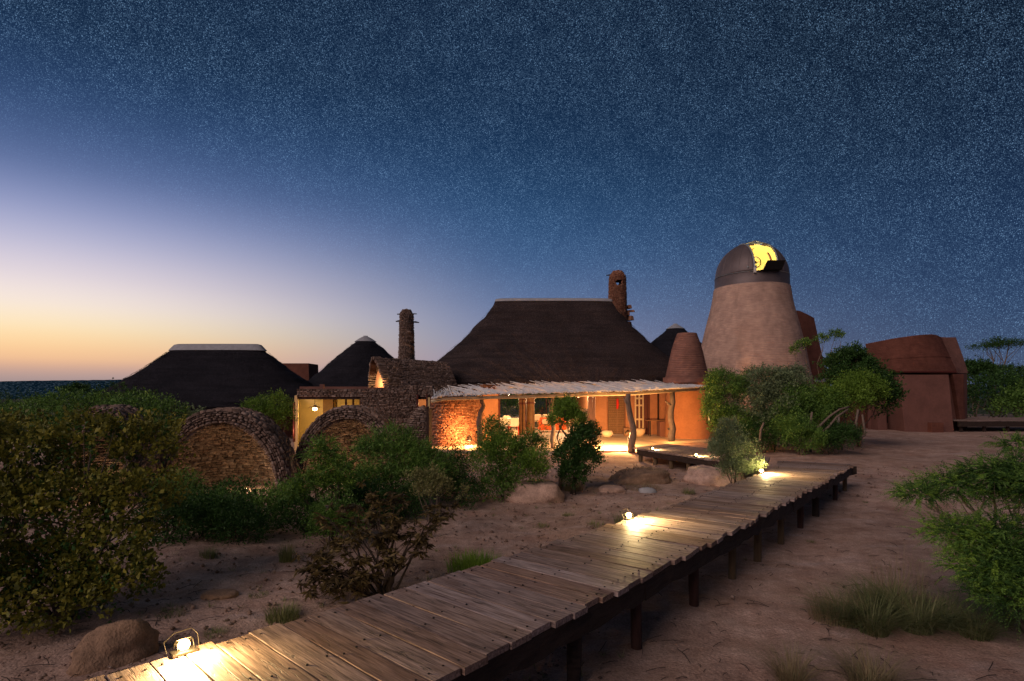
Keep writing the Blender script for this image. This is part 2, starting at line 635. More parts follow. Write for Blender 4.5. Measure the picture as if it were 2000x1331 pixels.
M = dict(
    ground=m_ground(), plank=m_plank(), hill=m_hill(),
    burnt=m_plain("burnt_beam_timber", (0.035, 0.022, 0.017), 0.75, 0.6, 5, 1.0, 0.03, stretch=(1, 1, 6)),
    postw=m_plain("treated_post_wood", (0.13, 0.085, 0.045), 0.8, 0.35, 9, 0.6, 0.01, stretch=(3, 3, 0.6)),
    postred=m_plain("dark_red_post_wood", (0.055, 0.024, 0.018), 0.8, 0.4, 9, 0.6, 0.01, stretch=(3, 3, 0.6)),
    nail=m_plain("rusty_nail_iron", (0.012, 0.008, 0.007), 0.6, 0.3, 30, 0.2),
    lampmetal=m_plain("dark_lamp_metal", (0.035, 0.028, 0.022), 0.45, 0.2, 20, 0.2, metal=0.7),
    lampglow=m_emit("lit_lamp_lens", (1.0, 0.66, 0.22), 60.0),
    warmglow=m_emit("warm_lamp_lens", (1.0, 0.55, 0.2), 30.0),
    stone=m_stone("dry_stone", [(0.115, 0.080, 0.064), (0.21, 0.145, 0.115), (0.30, 0.215, 0.175), (0.16, 0.11, 0.088), (0.37, 0.28, 0.235), (0.20, 0.155, 0.14)]),
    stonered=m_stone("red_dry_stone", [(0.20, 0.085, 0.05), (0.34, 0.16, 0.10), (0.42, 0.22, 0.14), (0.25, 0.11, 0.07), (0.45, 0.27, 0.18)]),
    mortar=m_plain("dark_joint_earth", (0.05, 0.03, 0.024), 0.95, 0.3, 10, 0.3),
    rock=m_plain("sandstone_boulder", (0.46, 0.31, 0.245), 0.9, 0.5, 5.0, 0.8, 0.06),
    rockdark=m_plain("brown_sandstone", (0.27, 0.17, 0.11), 0.9, 0.5, 6.0, 0.8, 0.06),
    tower=m_brick("pale_terracotta_brick", (0.52, 0.355, 0.285), var=.14),
    turret=m_brick("rose_brown_brick", (0.27, 0.135, 0.105)),
    red=m_brick("deep_red_brick", (0.165, 0.066, 0.048)),
    redplaster=m_plain("red_earth_plaster", (0.165, 0.076, 0.06), 0.9, 0.25, 1.5, 0.4, 0.01),
    plaster=m_plain("ochre_plaster", (0.36, 0.165, 0.085), 0.85, 0.25, 1.6, 0.35, 0.01),
    yellow=m_plain("yellow_plaster", (0.60, 0.46, 0.22), 0.85, 0.1, 2, 0.1),
    screed=m_plain("cream_floor_screed", (0.55, 0.44, 0.32), 0.6, 0.15, 1.3, 0.15),
    thatch=m_thatch("brown_thatch", (0.056, 0.042, 0.040)),
    thatchblack=m_thatch("dark_grey_thatch", (0.024, 0.023, 0.029)),
    cap=m_plain("grey_ridge_mortar", (0.36, 0.36, 0.38), 0.8, 0.2, 4, 0.4, 0.02),
    capdark=m_plain("dull_ridge_mortar", (0.22, 0.24, 0.28), 0.8, 0.3, 4, 0.4, 0.02),
    zinc=m_plain("dull_zinc_sheet", (0.13, 0.10, 0.10), 0.55, 0.2, 1.6, 0.12, 0.01, metal=0.35, spec=0.5),
    steel=m_plain("grey_steel_rim", (0.30, 0.32, 0.33), 0.5, 0.15, 8, 0.1, metal=0.5),
    black=m_plain("black_sheet_metal", (0.008, 0.008, 0.009), 0.6, 0.2, 8, 0.1),
    ply=m_plain("yellow_inner_lining", (0.75, 0.64, 0.28), 0.8, 0.08, 2, 0.1),
    stick=m_plain("bleached_lath_wood", (0.72, 0.70, 0.68), 0.85, 0.2, 8, 0.4, 0.01),
    beam=m_plain("pale_beam_wood", (0.58, 0.45, 0.28), 0.8, 0.2, 8, 0.4, 0.01, stretch=(0.6, 3, 3)),
    bark=m_plain("grey_bark", (0.16, 0.12, 0.095), 0.9, 0.4, 9, 0.9, 0.02, stretch=(2, 2, 0.7)),
    barkdark=m_plain("dark_bark", (0.05, 0.035, 0.028), 0.9, 0.4, 9, 0.8, 0.02, stretch=(2, 2, 0.7)),
    frame=m_plain("dark_red_joinery", (0.085, 0.02, 0.015), 0.5, 0.2, 6, 0.1),
    door=m_plain("carved_brown_door_wood", (0.14, 0.07, 0.03), 0.6, 0.3, 6, 0.5, 0.01),
    white=m_plain("white_enamel", (0.75, 0.70, 0.62), 0.5, 0.05, 4, 0.0),
    cream=m_plain("cream_upholstery", (0.62, 0.50, 0.36), 0.9, 0.1, 8, 0.2),
    orangecloth=m_plain("orange_red_fabric", (0.60, 0.12, 0.04), 0.9, 0.15, 8, 0.2),
    redcloth=m_plain("red_cloth", (0.65, 0.03, 0.02), 0.8, 0.1, 8, 0.2),
    wood=m_plain("brown_furniture_wood", (0.20, 0.10, 0.05), 0.5, 0.2, 6, 0.2),
    pot=m_plain("cream_clay_pot", (0.55, 0.42, 0.28), 0.8, 0.1, 6, 0.2),
    lf_olive=m_leaf("olive_leaves", [(0.052, 0.060, 0.014), (0.131, 0.140, 0.025), (0.228, 0.219, 0.035), (0.385, 0.350, 0.061)]),
    lf_green=m_leaf("green_leaves", [(0.038, 0.075, 0.018), (0.085, 0.179, 0.034), (0.142, 0.273, 0.049), (0.246, 0.395, 0.085)]),
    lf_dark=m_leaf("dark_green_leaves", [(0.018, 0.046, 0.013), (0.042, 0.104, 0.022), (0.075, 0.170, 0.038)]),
    lf_bright=m_leaf("fresh_green_leaves", [(0.068, 0.129, 0.018), (0.152, 0.274, 0.034), (0.258, 0.412, 0.061)]),
    lf_grey=m_leaf("grey_green_leaves", [(0.083, 0.117, 0.061), (0.177, 0.236, 0.117), (0.283, 0.366, 0.189)]),
    lf_pale=m_leaf("pale_olive_leaves", [(0.116, 0.123, 0.043), (0.232, 0.232, 0.087), (0.377, 0.362, 0.160)]),
    lf_brown=m_leaf("dusky_brown_leaves", [(0.026, 0.020, 0.012), (0.065, 0.046, 0.023), (0.131, 0.094, 0.036), (0.189, 0.145, 0.051)]),
    straw=m_leaf("dry_grass_blades", [(0.16, 0.13, 0.07), (0.34, 0.26, 0.15), (0.18, 0.18, 0.08)]),
    grass=m_leaf("green_grass_blades", [(0.06, 0.08, 0.03), (0.14, 0.17, 0.06), (0.24, 0.25, 0.11), (0.26, 0.20, 0.11)]),
)


# ------------------------------------------------------------------ ground
def gz_np(x, y):
    x = np.asarray(x, float); y = np.asarray(y, float)
    right = 0.30 * ss(9, 19, y)
    left = -0.32 * ss(8, 14, y) + 0.25 * ss(19, 24, y)
    w = ss(-1.5, -5.0, x) * ss(6, 12, y)
    z = right * (1 - w) + left * w
    d = np.hypot(x, y)
    z = z - 7.0 * ss(48, 170, y) - 4.0 * ss(60, 160, np.abs(x))
    z = z - 0.9 * ss(-12, -30, x) * ss(8, 20, y)
    n = (np.sin(x * 0.9 + 1.3) * np.sin(y * 0.8 + 0.5) * 0.035 + np.sin(x * 2.3 + y * 1.1) * np.sin(y * 2.7 - x) * 0.014
         + np.sin(x * 5.1 - y * 2.3 + 1) * np.sin(y * 4.3 + x * 1.7) * 0.006)
    return z + n


def gz(x, y):
    return float(gz_np(x, y))


def build_ground():
    def axis(lo, hi, step, far, k):
        a = list(np.arange(lo, hi + 1e-6, step))
        s = step
        while a[-1] < far:
            s *= k
            a.append(a[-1] + s)
        s = step
        while a[0] > -far:
            s *= k
            a.insert(0, a[0] - s)
        return np.array(a)
    xs = axis(-9, 16, 0.09, 4500, 1.22)
    ys = axis(1.5, 24, 0.09, 4500, 1.22)
    X, Y = np.meshgrid(xs, ys)
    Z = gz_np(X, Y)
    near = (X > -10) & (X < 17) & (Y > 1) & (Y < 26)
    # small stones, foot marks and shallow ledges in the sand
    idx = np.argwhere(near)
    for j, i in idx:
        p = (X[j, i], Y[j, i], 0)
        a = mnoise.fractal((p[0] * 1.1, p[1] * 1.6, 3.1), 0.9, 2.1, 5)
        r = mnoise.ridged_multi_fractal((p[0] * 0.55, p[1] * 0.9, 7.7), 0.9, 2.1, 4, 0.9, 2.0)
        amt = 0.35 if p[0] > 3.0 else 1.0
        Z[j, i] += (0.035 * a + 0.022 * (r - 1.2)) * amt
    V = np.stack([X, Y, Z], -1).reshape(-1, 3)
    nx, ny = len(xs), len(ys)
    i = np.arange(nx - 1)[None, :] + nx * np.arange(ny - 1)[:, None]
    F = np.stack([i, i + 1, i + 1 + nx, i + nx], -1).reshape(-1, 4)
    o = link("ground", mesh_np("ground", V, F, True), M['ground'])
    o['kind'] = 'structure'


build_ground()


def build_hills():
    for nm, pts, Y in (("hills", [(-2600, 748), (-1200, 744), (-500, 746), (-200, 747), (0, 745.5), (60, 744), (150, 743), (235, 742), (300, 745), (420, 752), (560, 757),
                                  (700, 754), (900, 752), (1200, 756), (1500, 760), (1800, 757), (2100, 752), (2600, 756), (4000, 750)], 1500.0),):
        b = MB()
        pts2 = []
        for (x0, y0), (x1, y1) in zip(pts[:-1], pts[1:]):
            for k in range(8):
                t = k / 8
                pts2.append((x0 + (x1 - x0) * t, y0 + (y1 - y0) * t + random.uniform(-.35, .35)))
        V, F = [], []
        for k, (px, py) in enumerate(pts2):
            c = P(px, py, Y)
            V += [(c.x, Y - 420, -14), (c.x, Y - 200, -14 + (c.z + 14) * .45), (c.x, Y, c.z), (c.x, Y + 300, -14)]
            if k:
                a = 4 * (k - 1); d = 4 * k
                for q in range(3):
                    F.append((a + q, d + q, d + q + 1, a + q + 1))
        b.add(V, F)
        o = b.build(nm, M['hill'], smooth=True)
        o['kind'] = 'structure'


build_hills()

# ------------------------------------------------------------------ boardwalk
DECK = 0.75


def interp(pts, s):
    """point at arc length s along a polyline, extrapolating beyond its ends"""
    acc = 0.0
    for i in range(len(pts) - 1):
        a, b = pts[i], pts[i + 1]
        l = (b - a).length
        if s <= acc + l or i == len(pts) - 2:
            return a + (b - a) * ((s - acc) / l)
        acc += l


def poly_len(pts):
    return sum((pts[i + 1] - pts[i]).length for i in range(len(pts) - 1))


def dp(px, py, z=DECK):
    return G(px, py, z)


LE = [Vector((-3.65, 2.52, DECK)), dp(628, 1194), dp(1045, 1070), dp(1292, 993), dp(1506, 917), Vector((6.95, 14.65, DECK))]
RE = [Vector((-2.55, 1.42, DECK)), dp(852, 1328), dp(1140, 1185), dp(1379, 1063), dp(1595, 948), dp(1667, 907)]


def plank_obj(a, b, w, parent, thick=0.05):
    """a = left end centre, b = right end centre, both on the deck"""
    d = (b - a)
    L = d.length
    n = 7
    V = []
    e0, e1 = random.uniform(-.035, .03), random.uniform(-.03, .035)
    ang = math.atan2(d.y, d.x)
    warp = random.uniform(-.004, .004)
    xs = [-L / 2 - e0] + [-L / 2 + L * k / n for k in range(1, n)] + [L / 2 + e1]
    ph = random.uniform(0, 6)
    for x in xs:
        z = warp * math.sin(x * 2 + ph)
        ww = w / 2 + random.uniform(-.003, .003)
        w2 = w / 2 + random.uniform(-.003, .003)
        V += [(x, -w2, z - thick), (x, -w2, z - .002), (x, -w2 + .003, z), (x, ww - .003, z), (x, ww, z - .002), (x, ww, z - thick)]
    F = []
    for k in range(n):
        for q in range(5):
            F.append((k * 6 + q, (k + 1) * 6 + q, (k + 1) * 6 + q + 1, k * 6 + q + 1))
        F.append((k * 6 + 5, (k + 1) * 6 + 5, (k + 1) * 6, k * 6))
    F.append(tuple(range(5, -1, -1)))
    F.append(tuple(n * 6 + q for q in range(6)))
    me = bpy.data.meshes.new('plank')
    me.from_pydata(V, [], [f[::-1] for f in F])
    me.update()
    o = link('plank', me, M['plank'], parent)
    c = (a + b) / 2
    o.location = c - parent.location + Vector((0, 0, random.uniform(-.002, .002)))
    o.rotation_euler = (0, random.uniform(-.003, .003), ang)
    return o


def nails_for(nb, a, b, w):
    d = (b - a); L = d.length; t = d.normalized(); nrm = Vector((-t.y, t.x, 0))
    for s in (0.10, L * 0.5 + random.uniform(-.04, .04), L - 0.10):
        for q in (-.28, .28):
            if random.random() < .12:
                continue
            c = a + t * (s + random.uniform(-.025, .025)) + nrm * (q * w + random.uniform(-.012, .012))
            nb.lathe((c.x, c.y, c.z - .002), [(0.0001, .009), (0.0085, .0085), (0.0085, 0)], 6)


bw = empty('boardwalk', (0, 6, DECK), 'raised timber boardwalk of weathered grey brown planks running across the sand towards the lodge', 'boardwalk')
nb = MB()
LLEN, RLEN = poly_len(LE), poly_len(RE)
s = 0.0
planks_tot = 0
while s < LLEN - .05:
    w = random.choice((.20, .225, .24, .24, .255, .215))
    f = (s + w / 2) / LLEN
    a = interp(LE, f * LLEN); b = interp(RE, f * RLEN)
    plank_obj(a, b, w - .009, bw)
    nails_for(nb, a, b, w)
    s += w
    planks_tot += 1
# second reach, turning left to the terrace
FE = [Vector((6.75, 13.2, DECK)), Vector((6.05, 13.75, DECK)), Vector((5.3, 15.1, DECK)), Vector((4.05, 18.35, DECK))]
BE = [Vector((7.05, 14.7, DECK)), Vector((6.95, 15.5, DECK)), Vector((6.55, 17.4, DECK)), Vector((5.55, 19.6, DECK))]
FL_, BL_ = poly_len(FE), poly_len(BE)
s = 0.75
while s < FL_ - .02:
    w = random.choice((.21, .225, .24, .25))
    f = (s + w / 2) / FL_
    a = interp(FE, f * FL_); b = interp(BE, f * BL_)
    a.z = b.z = DECK - .004 - 0.03 * ss(.3, 1, f)
    plank_obj(a, b, w - .009, bw)
    nails_for(nb, a, b, w)
    s += w
nb.build('nail_heads', M['nail'], bw, kind='stuff')


def rough_beam(pts, h, w, name, mat, parent, top=-.055, seed=0):
    """long burnt edge timber with chewed edges"""
    rnd = random.Random(seed)
    V, F = [], []
    m = len(pts)
    for i, p in enumerate(pts):
        d = (pts[min(i + 1, m - 1)] - pts[max(i - 1, 0)]).normalized()
        nrm = Vector((-d.y, d.x, 0))
        hh = h * (1 + rnd.uniform(-.16, .12))
        j = lambda k: rnd.uniform(-k, k)
        for (sx, z) in ((-1, top + j(.006)), (1, top + j(.006)), (1, top - hh * .5 + j(.02)), (1, top - hh), (-1, top - hh + j(.015)), (-1, top - hh * .5 + j(.02))):
            q = p + nrm * (sx * w / 2 + j(.012))
            V.append((q.x, q.y, q.z + z))
    for i in range(m - 1):
        for q in range(6):
            F.append((i * 6 + q, i * 6 + (q + 1) % 6, (i + 1) * 6 + (q + 1) % 6, (i + 1) * 6 + q))
    F.append(tuple(range(5, -1, -1))); F.append(tuple((m - 1) * 6 + q for q in range(6)))
    b = MB(); b.add(V, F)
    return b.build(name, mat, parent)


def inset(LEp, REp, s, k):
    return None


def edge_beams():
    segs = [(0.0, .17), (.17, .34), (.34, .5), (.5, .66), (.66, .82), (.82, 1.0)]
    for side, pl, ot in (('R', RE, LE), ('L', LE, RE)):
        for k, (f0, f1) in enumerate(segs):
            L1, L2 = poly_len(pl), poly_len(ot)
            n = 14
            pts = []
            for i in range(n + 1):
                f = f0 + (f1 - f0) * i / n * .995
                a = interp(pl, f * L1); o = interp(ot, f * L2)
                pts.append(a + (o - a).normalized() * .05)
            rough_beam(pts, .20 if side == 'R' else .17, .07, 'edge_beam', M['burnt'], bw, seed=k * 7 + len(side))
    for pl, ot in ((FE, BE), (BE, FE)):
        L1, L2 = poly_len(pl), poly_len(ot)
        pts = []
        for i in range(17):
            f = .15 + .85 * i / 16
            a = interp(pl, f * L1); o = interp(ot, f * L2)
            q = a + (o - a).normalized() * .05
            q.z = DECK - .004 - .03 * float(ss(.3, 1, f))
            pts.append(q)
        rough_beam(pts, .17, .07, 'edge_beam', M['burnt'], bw, seed=91)
    # end beam at the far corner
    a, b = LE[-1], RE[-1]
    d = (b - a).normalized()
    rough_beam([a + (b - a) * t for t in np.linspace(0.55, 1.04, 8)], .20, .07, 'edge_beam', M['burnt'], bw, seed=5)


edge_beams()


def post(x, y, top, r, mat, parent, lean=0.0):
    z0 = gz(x, y) - .12
    b = MB()
    pts = [(x + lean * (1 - t), y, z0 + (top - z0) * t) for t in np.linspace(0, 1, 5)]
    b.tube(pts, [r * random.uniform(.93, 1.07) for _ in pts], 12)
    return b.build('post', mat, parent, smooth=False, bevel=.006)


for px, py, rr, mk in ((862, 1400, .062, 'burnt'), (1146, 1330, .062, 'burnt'), (1265, 1257, .056, 'postred'), (1377, 1192, .058, 'postred'), (1452, 1141, .052, 'postw'), (1501, 1100, .056, 'postw'),
                       (1543, 1059, .054, 'postw'), (1580, 1032, .056, 'postred'), (1608, 1006, .066, 'burnt'), (1645, 973, .052, 'postred'), (1663, 961, .052, 'postw')):
    g = G(px, py, 0.0)
    # keep it under the right edge
    best = min((interp(RE, t) for t in np.linspace(0, RLEN, 300)), key=lambda q: (q.x / q.y - g.x / g.y) ** 2)
    o_ = min((interp(LE, t) for t in np.linspace(0, LLEN, 300)), key=lambda q: (q - best).length)
    q = best + (o_ - best).normalized() * .14
    post(q.x, q.y, DECK - .06, rr, M[mk], bw, random.uniform(-.02, .02))
for f in np.linspace(.04, .96, 9):
    a = interp(LE, f * LLEN); b = interp(RE, f * RLEN)
    q = a + (b - a).normalized() * .14
    post(q.x, q.y, DECK - .06, .055, M['postw'], bw)
for f in np.linspace(.3, .98, 6):
    for pl, ot, L1, L2 in ((FE, BE, FL_, BL_), (BE, FE, BL_, FL_)):
        a = interp(pl, f * L1); b = interp(ot, f * L2)
        q = a + (b - a).normalized() * .12
        post(q.x, q.y, DECK - .09, .065, M['postw'], bw)


# ------------------------------------------------------------------ lights with a body
def point_light(loc, w, col, r=.04, parent=None, name='bulb_light'):
    d = bpy.data.lights.new(name, 'POINT')
    d.energy = w; d.color = col; d.shadow_soft_size = r
    o = bpy.data.objects.new(name, d)
    COL.objects.link(o)
    o.location = Vector(loc) - (parent.location if parent else Vector((0, 0, 0)))
    if parent:
        o.parent = parent
    return o


def spot_light(loc, aim, w, col, deg=140, blend=1.0, r=.05, parent=None, name='beam_light'):
    d = bpy.data.lights.new(name, 'SPOT')
    d.energy = w; d.color = col; d.shadow_soft_size = r
    d.spot_size = math.radians(deg); d.spot_blend = blend
    o = bpy.data.objects.new(name, d)
    COL.objects.link(o)
    o.rotation_euler = Vector(aim).to_track_quat('-Z', 'Y').to_euler()
    o.location = Vector(loc) - (parent.location if parent else Vector((0, 0, 0)))
    if parent:
        o.parent = parent
    return o


DECKLIGHT = (1.0, 0.70, 0.30)
TERR = (1.0, 0.50, 0.17)


def deck_lamp(px, py, label, w, side=LE, other=RE, z=DECK):
    g = G(px, py, z)
    L1 = poly_len(side)
    p = min((interp(side, t) for t in np.linspace(0, L1, 400)), key=lambda q: (q.x / q.y - g.x / g.y) ** 2)
    L2 = poly_len(other)
    o_ = min((interp(other, t) for t in np.linspace(0, L2, 300)), key=lambda q: (q - p).length)
    inn = (o_ - p); inn.z = 0; inn.normalize()
    ang = math.atan2(inn.y, inn.x)
    base = p + inn * .03
    base.z = z
    root = empty('deck_lamp', base, label, 'lamp', 'small bulkhead lamps along the boardwalk edge')
    R = Matrix.Rotation(ang, 3, 'Z')

    def T(v):
        return base + R @ Vector(v)
    b = MB()
    c = T((0.0, 0, .012)); b.box(c, (.09, .16, .02), rz=ang)
    c = T((-.03, 0, .03)); b.box(c, (.02, .05, .05), rz=ang)
    brk = b.build('bracket', M['lampmetal'], root, bevel=.004)
    b = MB()
    prof = [(.055 * math.cos(t), .045 + .055 * math.sin(t)) for t in np.linspace(0, PI, 9)]
    V, F = [], []
    for i, (xx, zz) in enumerate(prof[4:]):
        for yy in (-.045, .045):
            V.append(tuple(T((xx, yy, zz))))
    for i in range(len(prof[4:]) - 1):
        F.append((2 * i, 2 * i + 1, 2 * i + 3, 2 * i + 2))
    b.add(V, F)
    hood = b.build('hood', M['lampmetal'], root)
    sm = hood.modifiers.new('thick', 'SOLIDIFY'); sm.thickness = .004
    b = MB()
    b.lathe(T((0, 0, .028)), [(.001, 0), (.028, .006), (.038, .030), (.028, .056), (.001, .064)], 16)
    b.build('bulb', M['lampglow'], root, smooth=True)
    b = MB()
    for yy in (-.05, .05):
        b.tube([T((.045 * math.cos(t) - .0, yy, .03 + .06 * math.sin(t))) for t in np.linspace(0, PI, 9)], .0025, 6)
    b.tube([T((-.02, -.10, .02)), T((-.05, -.11, .09)), T((-.075, -.04, .125)), T((-.075, .07, .13)), T((-.05, .10, .09)), T((-.02, .10, .02))], .0025, 6)
    b.build('wire_guard', M['lampmetal'], brk)
    spot_light(T((.05, 0, .085)), R @ Vector((1, 0, -.42)), w, DECKLIGHT, 165, 1.0, .03, root)
    point_light(T((.10, 0, .11)), w * .22, DECKLIGHT, .03, root)
    return root


deck_lamp(362, 1290, 'glaring caged lamp on the near boardwalk edge beside the pitted boulder', 190)
deck_lamp(1226, 1010, 'glaring deck lamp halfway along the boardwalk with a grass tuft behind it', 190)
deck_lamp(1484, 922, 'glaring deck lamp beside the grey green shrub at the boardwalk bend', 230)
deck_lamp(1357, 888, 'small deck lamp on the low walkway nearer the boardwalk bend', 90, FE, BE, DECK - .02)
deck_lamp(1272, 875, 'small deck lamp at the terrace end of the low walkway', 60, FE, BE, DECK - .034)


# ------------------------------------------------------------------ rocks
def rock(name, c, d, label, cat, mat, seed, rz=0.0, rough=.22, layers=0.0, group=None, sub=4, sink=.15, flat=0.0):
    import bmesh
    bm = bmesh.new()
    bmesh.ops.create_icosphere(bm, subdivisions=sub, radius=1.0)
    off = Vector((seed * 3.1, seed * 1.7, seed * .9))
    cz, sz = math.cos(rz), math.sin(rz)
    for v in bm.verts:
        p = v.co.copy()
        n = mnoise.fractal(p * .9 + off, 1.0, 2.0, 5) * rough * 1.2
        cell = (mnoise.voronoi(p * 1.1 + off)[0][0] - .4) * .38
        p = p * (1 + n + cell)
        # squarish blocks
        k = .75
        p = Vector((math.copysign(abs(p.x) ** k, p.x), math.copysign(abs(p.y) ** k, p.y), math.copysign(abs(p.z) ** (k + .15), p.z)))
        if layers:
            p.x *= 1 + layers * math.sin(p.z * 9 + mnoise.noise(p * 1.5 + off) * 3)
            p.y *= 1 + layers * math.sin(p.z * 9 + 1 + mnoise.noise(p * 1.5 + off) * 3)
        cr = abs(mnoise.noise(Vector((p.x * 1.3, p.y * 1.3, p.z * 3.0)) + off))
        if cr < .035:
            p *= 1 - (.035 - cr) * 1.9
        fine = mnoise.fractal(p * 5 + off, 1.0, 2.2, 4) * .035
        p *= 1 + fine
        if flat and p.z > flat:
            p.z = flat + (p.z - flat) * .3
        x, y, z = p.x * d[0] / 2, p.y * d[1] / 2, p.z * d[2]
        v.co = (x * cz - y * sz, x * sz + y * cz, max(z, -sink * d[2] - .05))
    me = bpy.data.meshes.new(name)
    bm.to_mesh(me); bm.free()
    for p in me.polygons:
        p.use_smooth = True
    o = link(name, me, mat, None, (c[0], c[1], gz(c[0], c[1])))
    tag(o, label, cat, group)
    return o


g = G(1043, 968, .15)
rock('boulder', (g.x, g.y), (1.22, .9, .50), 'pale flat topped layered boulder in front of the bright shrubs', 'boulder', M['rock'], 3, rz=.1, layers=.035, flat=.75)
g = G(222, 1290, 0)
rock('boulder', (g.x + .02, g.y), (.68, .5, .30), 'brown pitted boulder beside the nearest boardwalk lamp', 'boulder', M['rockdark'], 8, rz=.5, layers=.02, rough=.28)
g = G(1395, 950, .12)
rock('rock_outcrop', (g.x + .1, g.y + .35), (1.3, 1.4, .40), 'low earthy rock outcrop under the boardwalk bend', 'rock', M['rock'], 12, rz=.4, rough=.3, layers=.04)
g = G(1262, 945, .15)
rock('rock_outcrop', (g.x, g.y + .3), (1.6, 1.2, .28), 'low dark mound with dry brushwood on open sand', 'rock', M['rockdark'], 17, rz=.2, rough=.32)
g = G(1115, 945, .15)
rock('boulder', (g.x - .1, g.y + .4), (.8, .6, .30), 'rounded stone under the dark green tree', 'boulder', M['rock'], 22, rough=.25)
g = G(700, 1150, 0)
rock('boulder', (g.x - .1, g.y + .1), (.32, .26, .17), 'small orange brown stone below the dusky large leaved shrub', 'boulder', M['rockdark'], 25, rough=.25, sub=3)
g = G(430, 1165, 0)
rock('rock_slab', (g.x, g.y), (.42, .3, .055), 'thin red rock slab lying on the dark sand at left', 'rock', M['rockdark'], 28, rough=.25, sub=3)
g = G(1265, 965, .1)
rock('rock_slab', (g.x, g.y), (.42, .3, .10), 'little white topped stone in front of the brushwood mound', 'rock', M['cap'], 31, rough=.3, sub=3)
g = G(1195, 962, .1)
rock('rock_slab', (g.x, g.y), (.65, .42, .12), 'flat reddish ledge left of the brushwood mound', 'rock', M['rock'], 33, rough=.3, sub=3)



def scatter_pebbles():
    b_v, b_f = [], []
    base = np.array([(1, 0, 0), (0, 1, 0), (-1, 0, 0), (0, -1, 0), (0, 0, .8), (0, 0, -.6)], float)
    bf = [(0, 1, 4), (1, 2, 4), (2, 3, 4), (3, 0, 4), (1, 0, 5), (2, 1, 5), (3, 2, 5), (0, 3, 5)]
    n = 0
    for k in range(12000):
        y = 3.3 + 14 * RNG.random() ** 1.5
        x = (RNG.random() * 2 - 1) * y * .92
        if x > 0.3 and RNG.random() < .93 and y < 13 and x > (y - 4.6) * .7:
            continue
        r = (.005 + .018 * RNG.random() ** 6) * (1 + y * .05)
        z = gz(x, y) + r * .2
        V = base * r * (1 + .5 * RNG.random((6, 1))) + np.array((x, y, z + .01))
        b_v.append(V)
        b_f += [tuple(i + n for i in f) for f in bf]
        n += 6
    me = mesh_np('pebbles', np.concatenate(b_v), b_f)
    o = link('pebbles', me, M['stone'])
    tag(o, 'small loose pebbles scattered over the sandy ground', 'pebbles', kind='stuff')


scatter_pebbles()


# ------------------------------------------------------------------ dry stone surfaces
def stone_variants(n=8):
    out = []
    rnd = random.Random(11)
    for k in range(n):
        j = lambda a: rnd.uniform(-a, a)
        V = []
        cs = [(-.5 + j(.06), -.5 + j(.10)), (.5 + j(.06), -.5 + j(.10)), (.5 + j(.06), .5 + j(.10)), (-.5 + j(.06), .5 + j(.10))]
        for (x, y) in cs:
            V.append((x, y, -.6))
        for (x, y) in cs:
            V.append((x, y, .25 + j(.12)))
        for (x, y) in cs:
            V.append((x * .84 + j(.03), y * .72 + j(.04), .5 + j(.16)))
        F = [(0, 1, 5, 4), (1, 2, 6, 5), (2, 3, 7, 6), (3, 0, 4, 7), (4, 5, 9, 8), (5, 6, 10, 9), (6, 7, 11, 10), (7, 4, 8, 11), (8, 9, 10, 11)]
        me = bpy.data.meshes.new('stone')
        me.from_pydata(V, [], F)
        me.update()
        out.append((me, np.array(V), F))
    return out


SV = stone_variants()
_vcache = {}


def stone_mesh(k, mat):
    key = (k, mat.name)
    if key not in _vcache:
        me = SV[k][0].copy()
        me.materials.append(mat)
        _vcache[key] = me
    return _vcache[key]


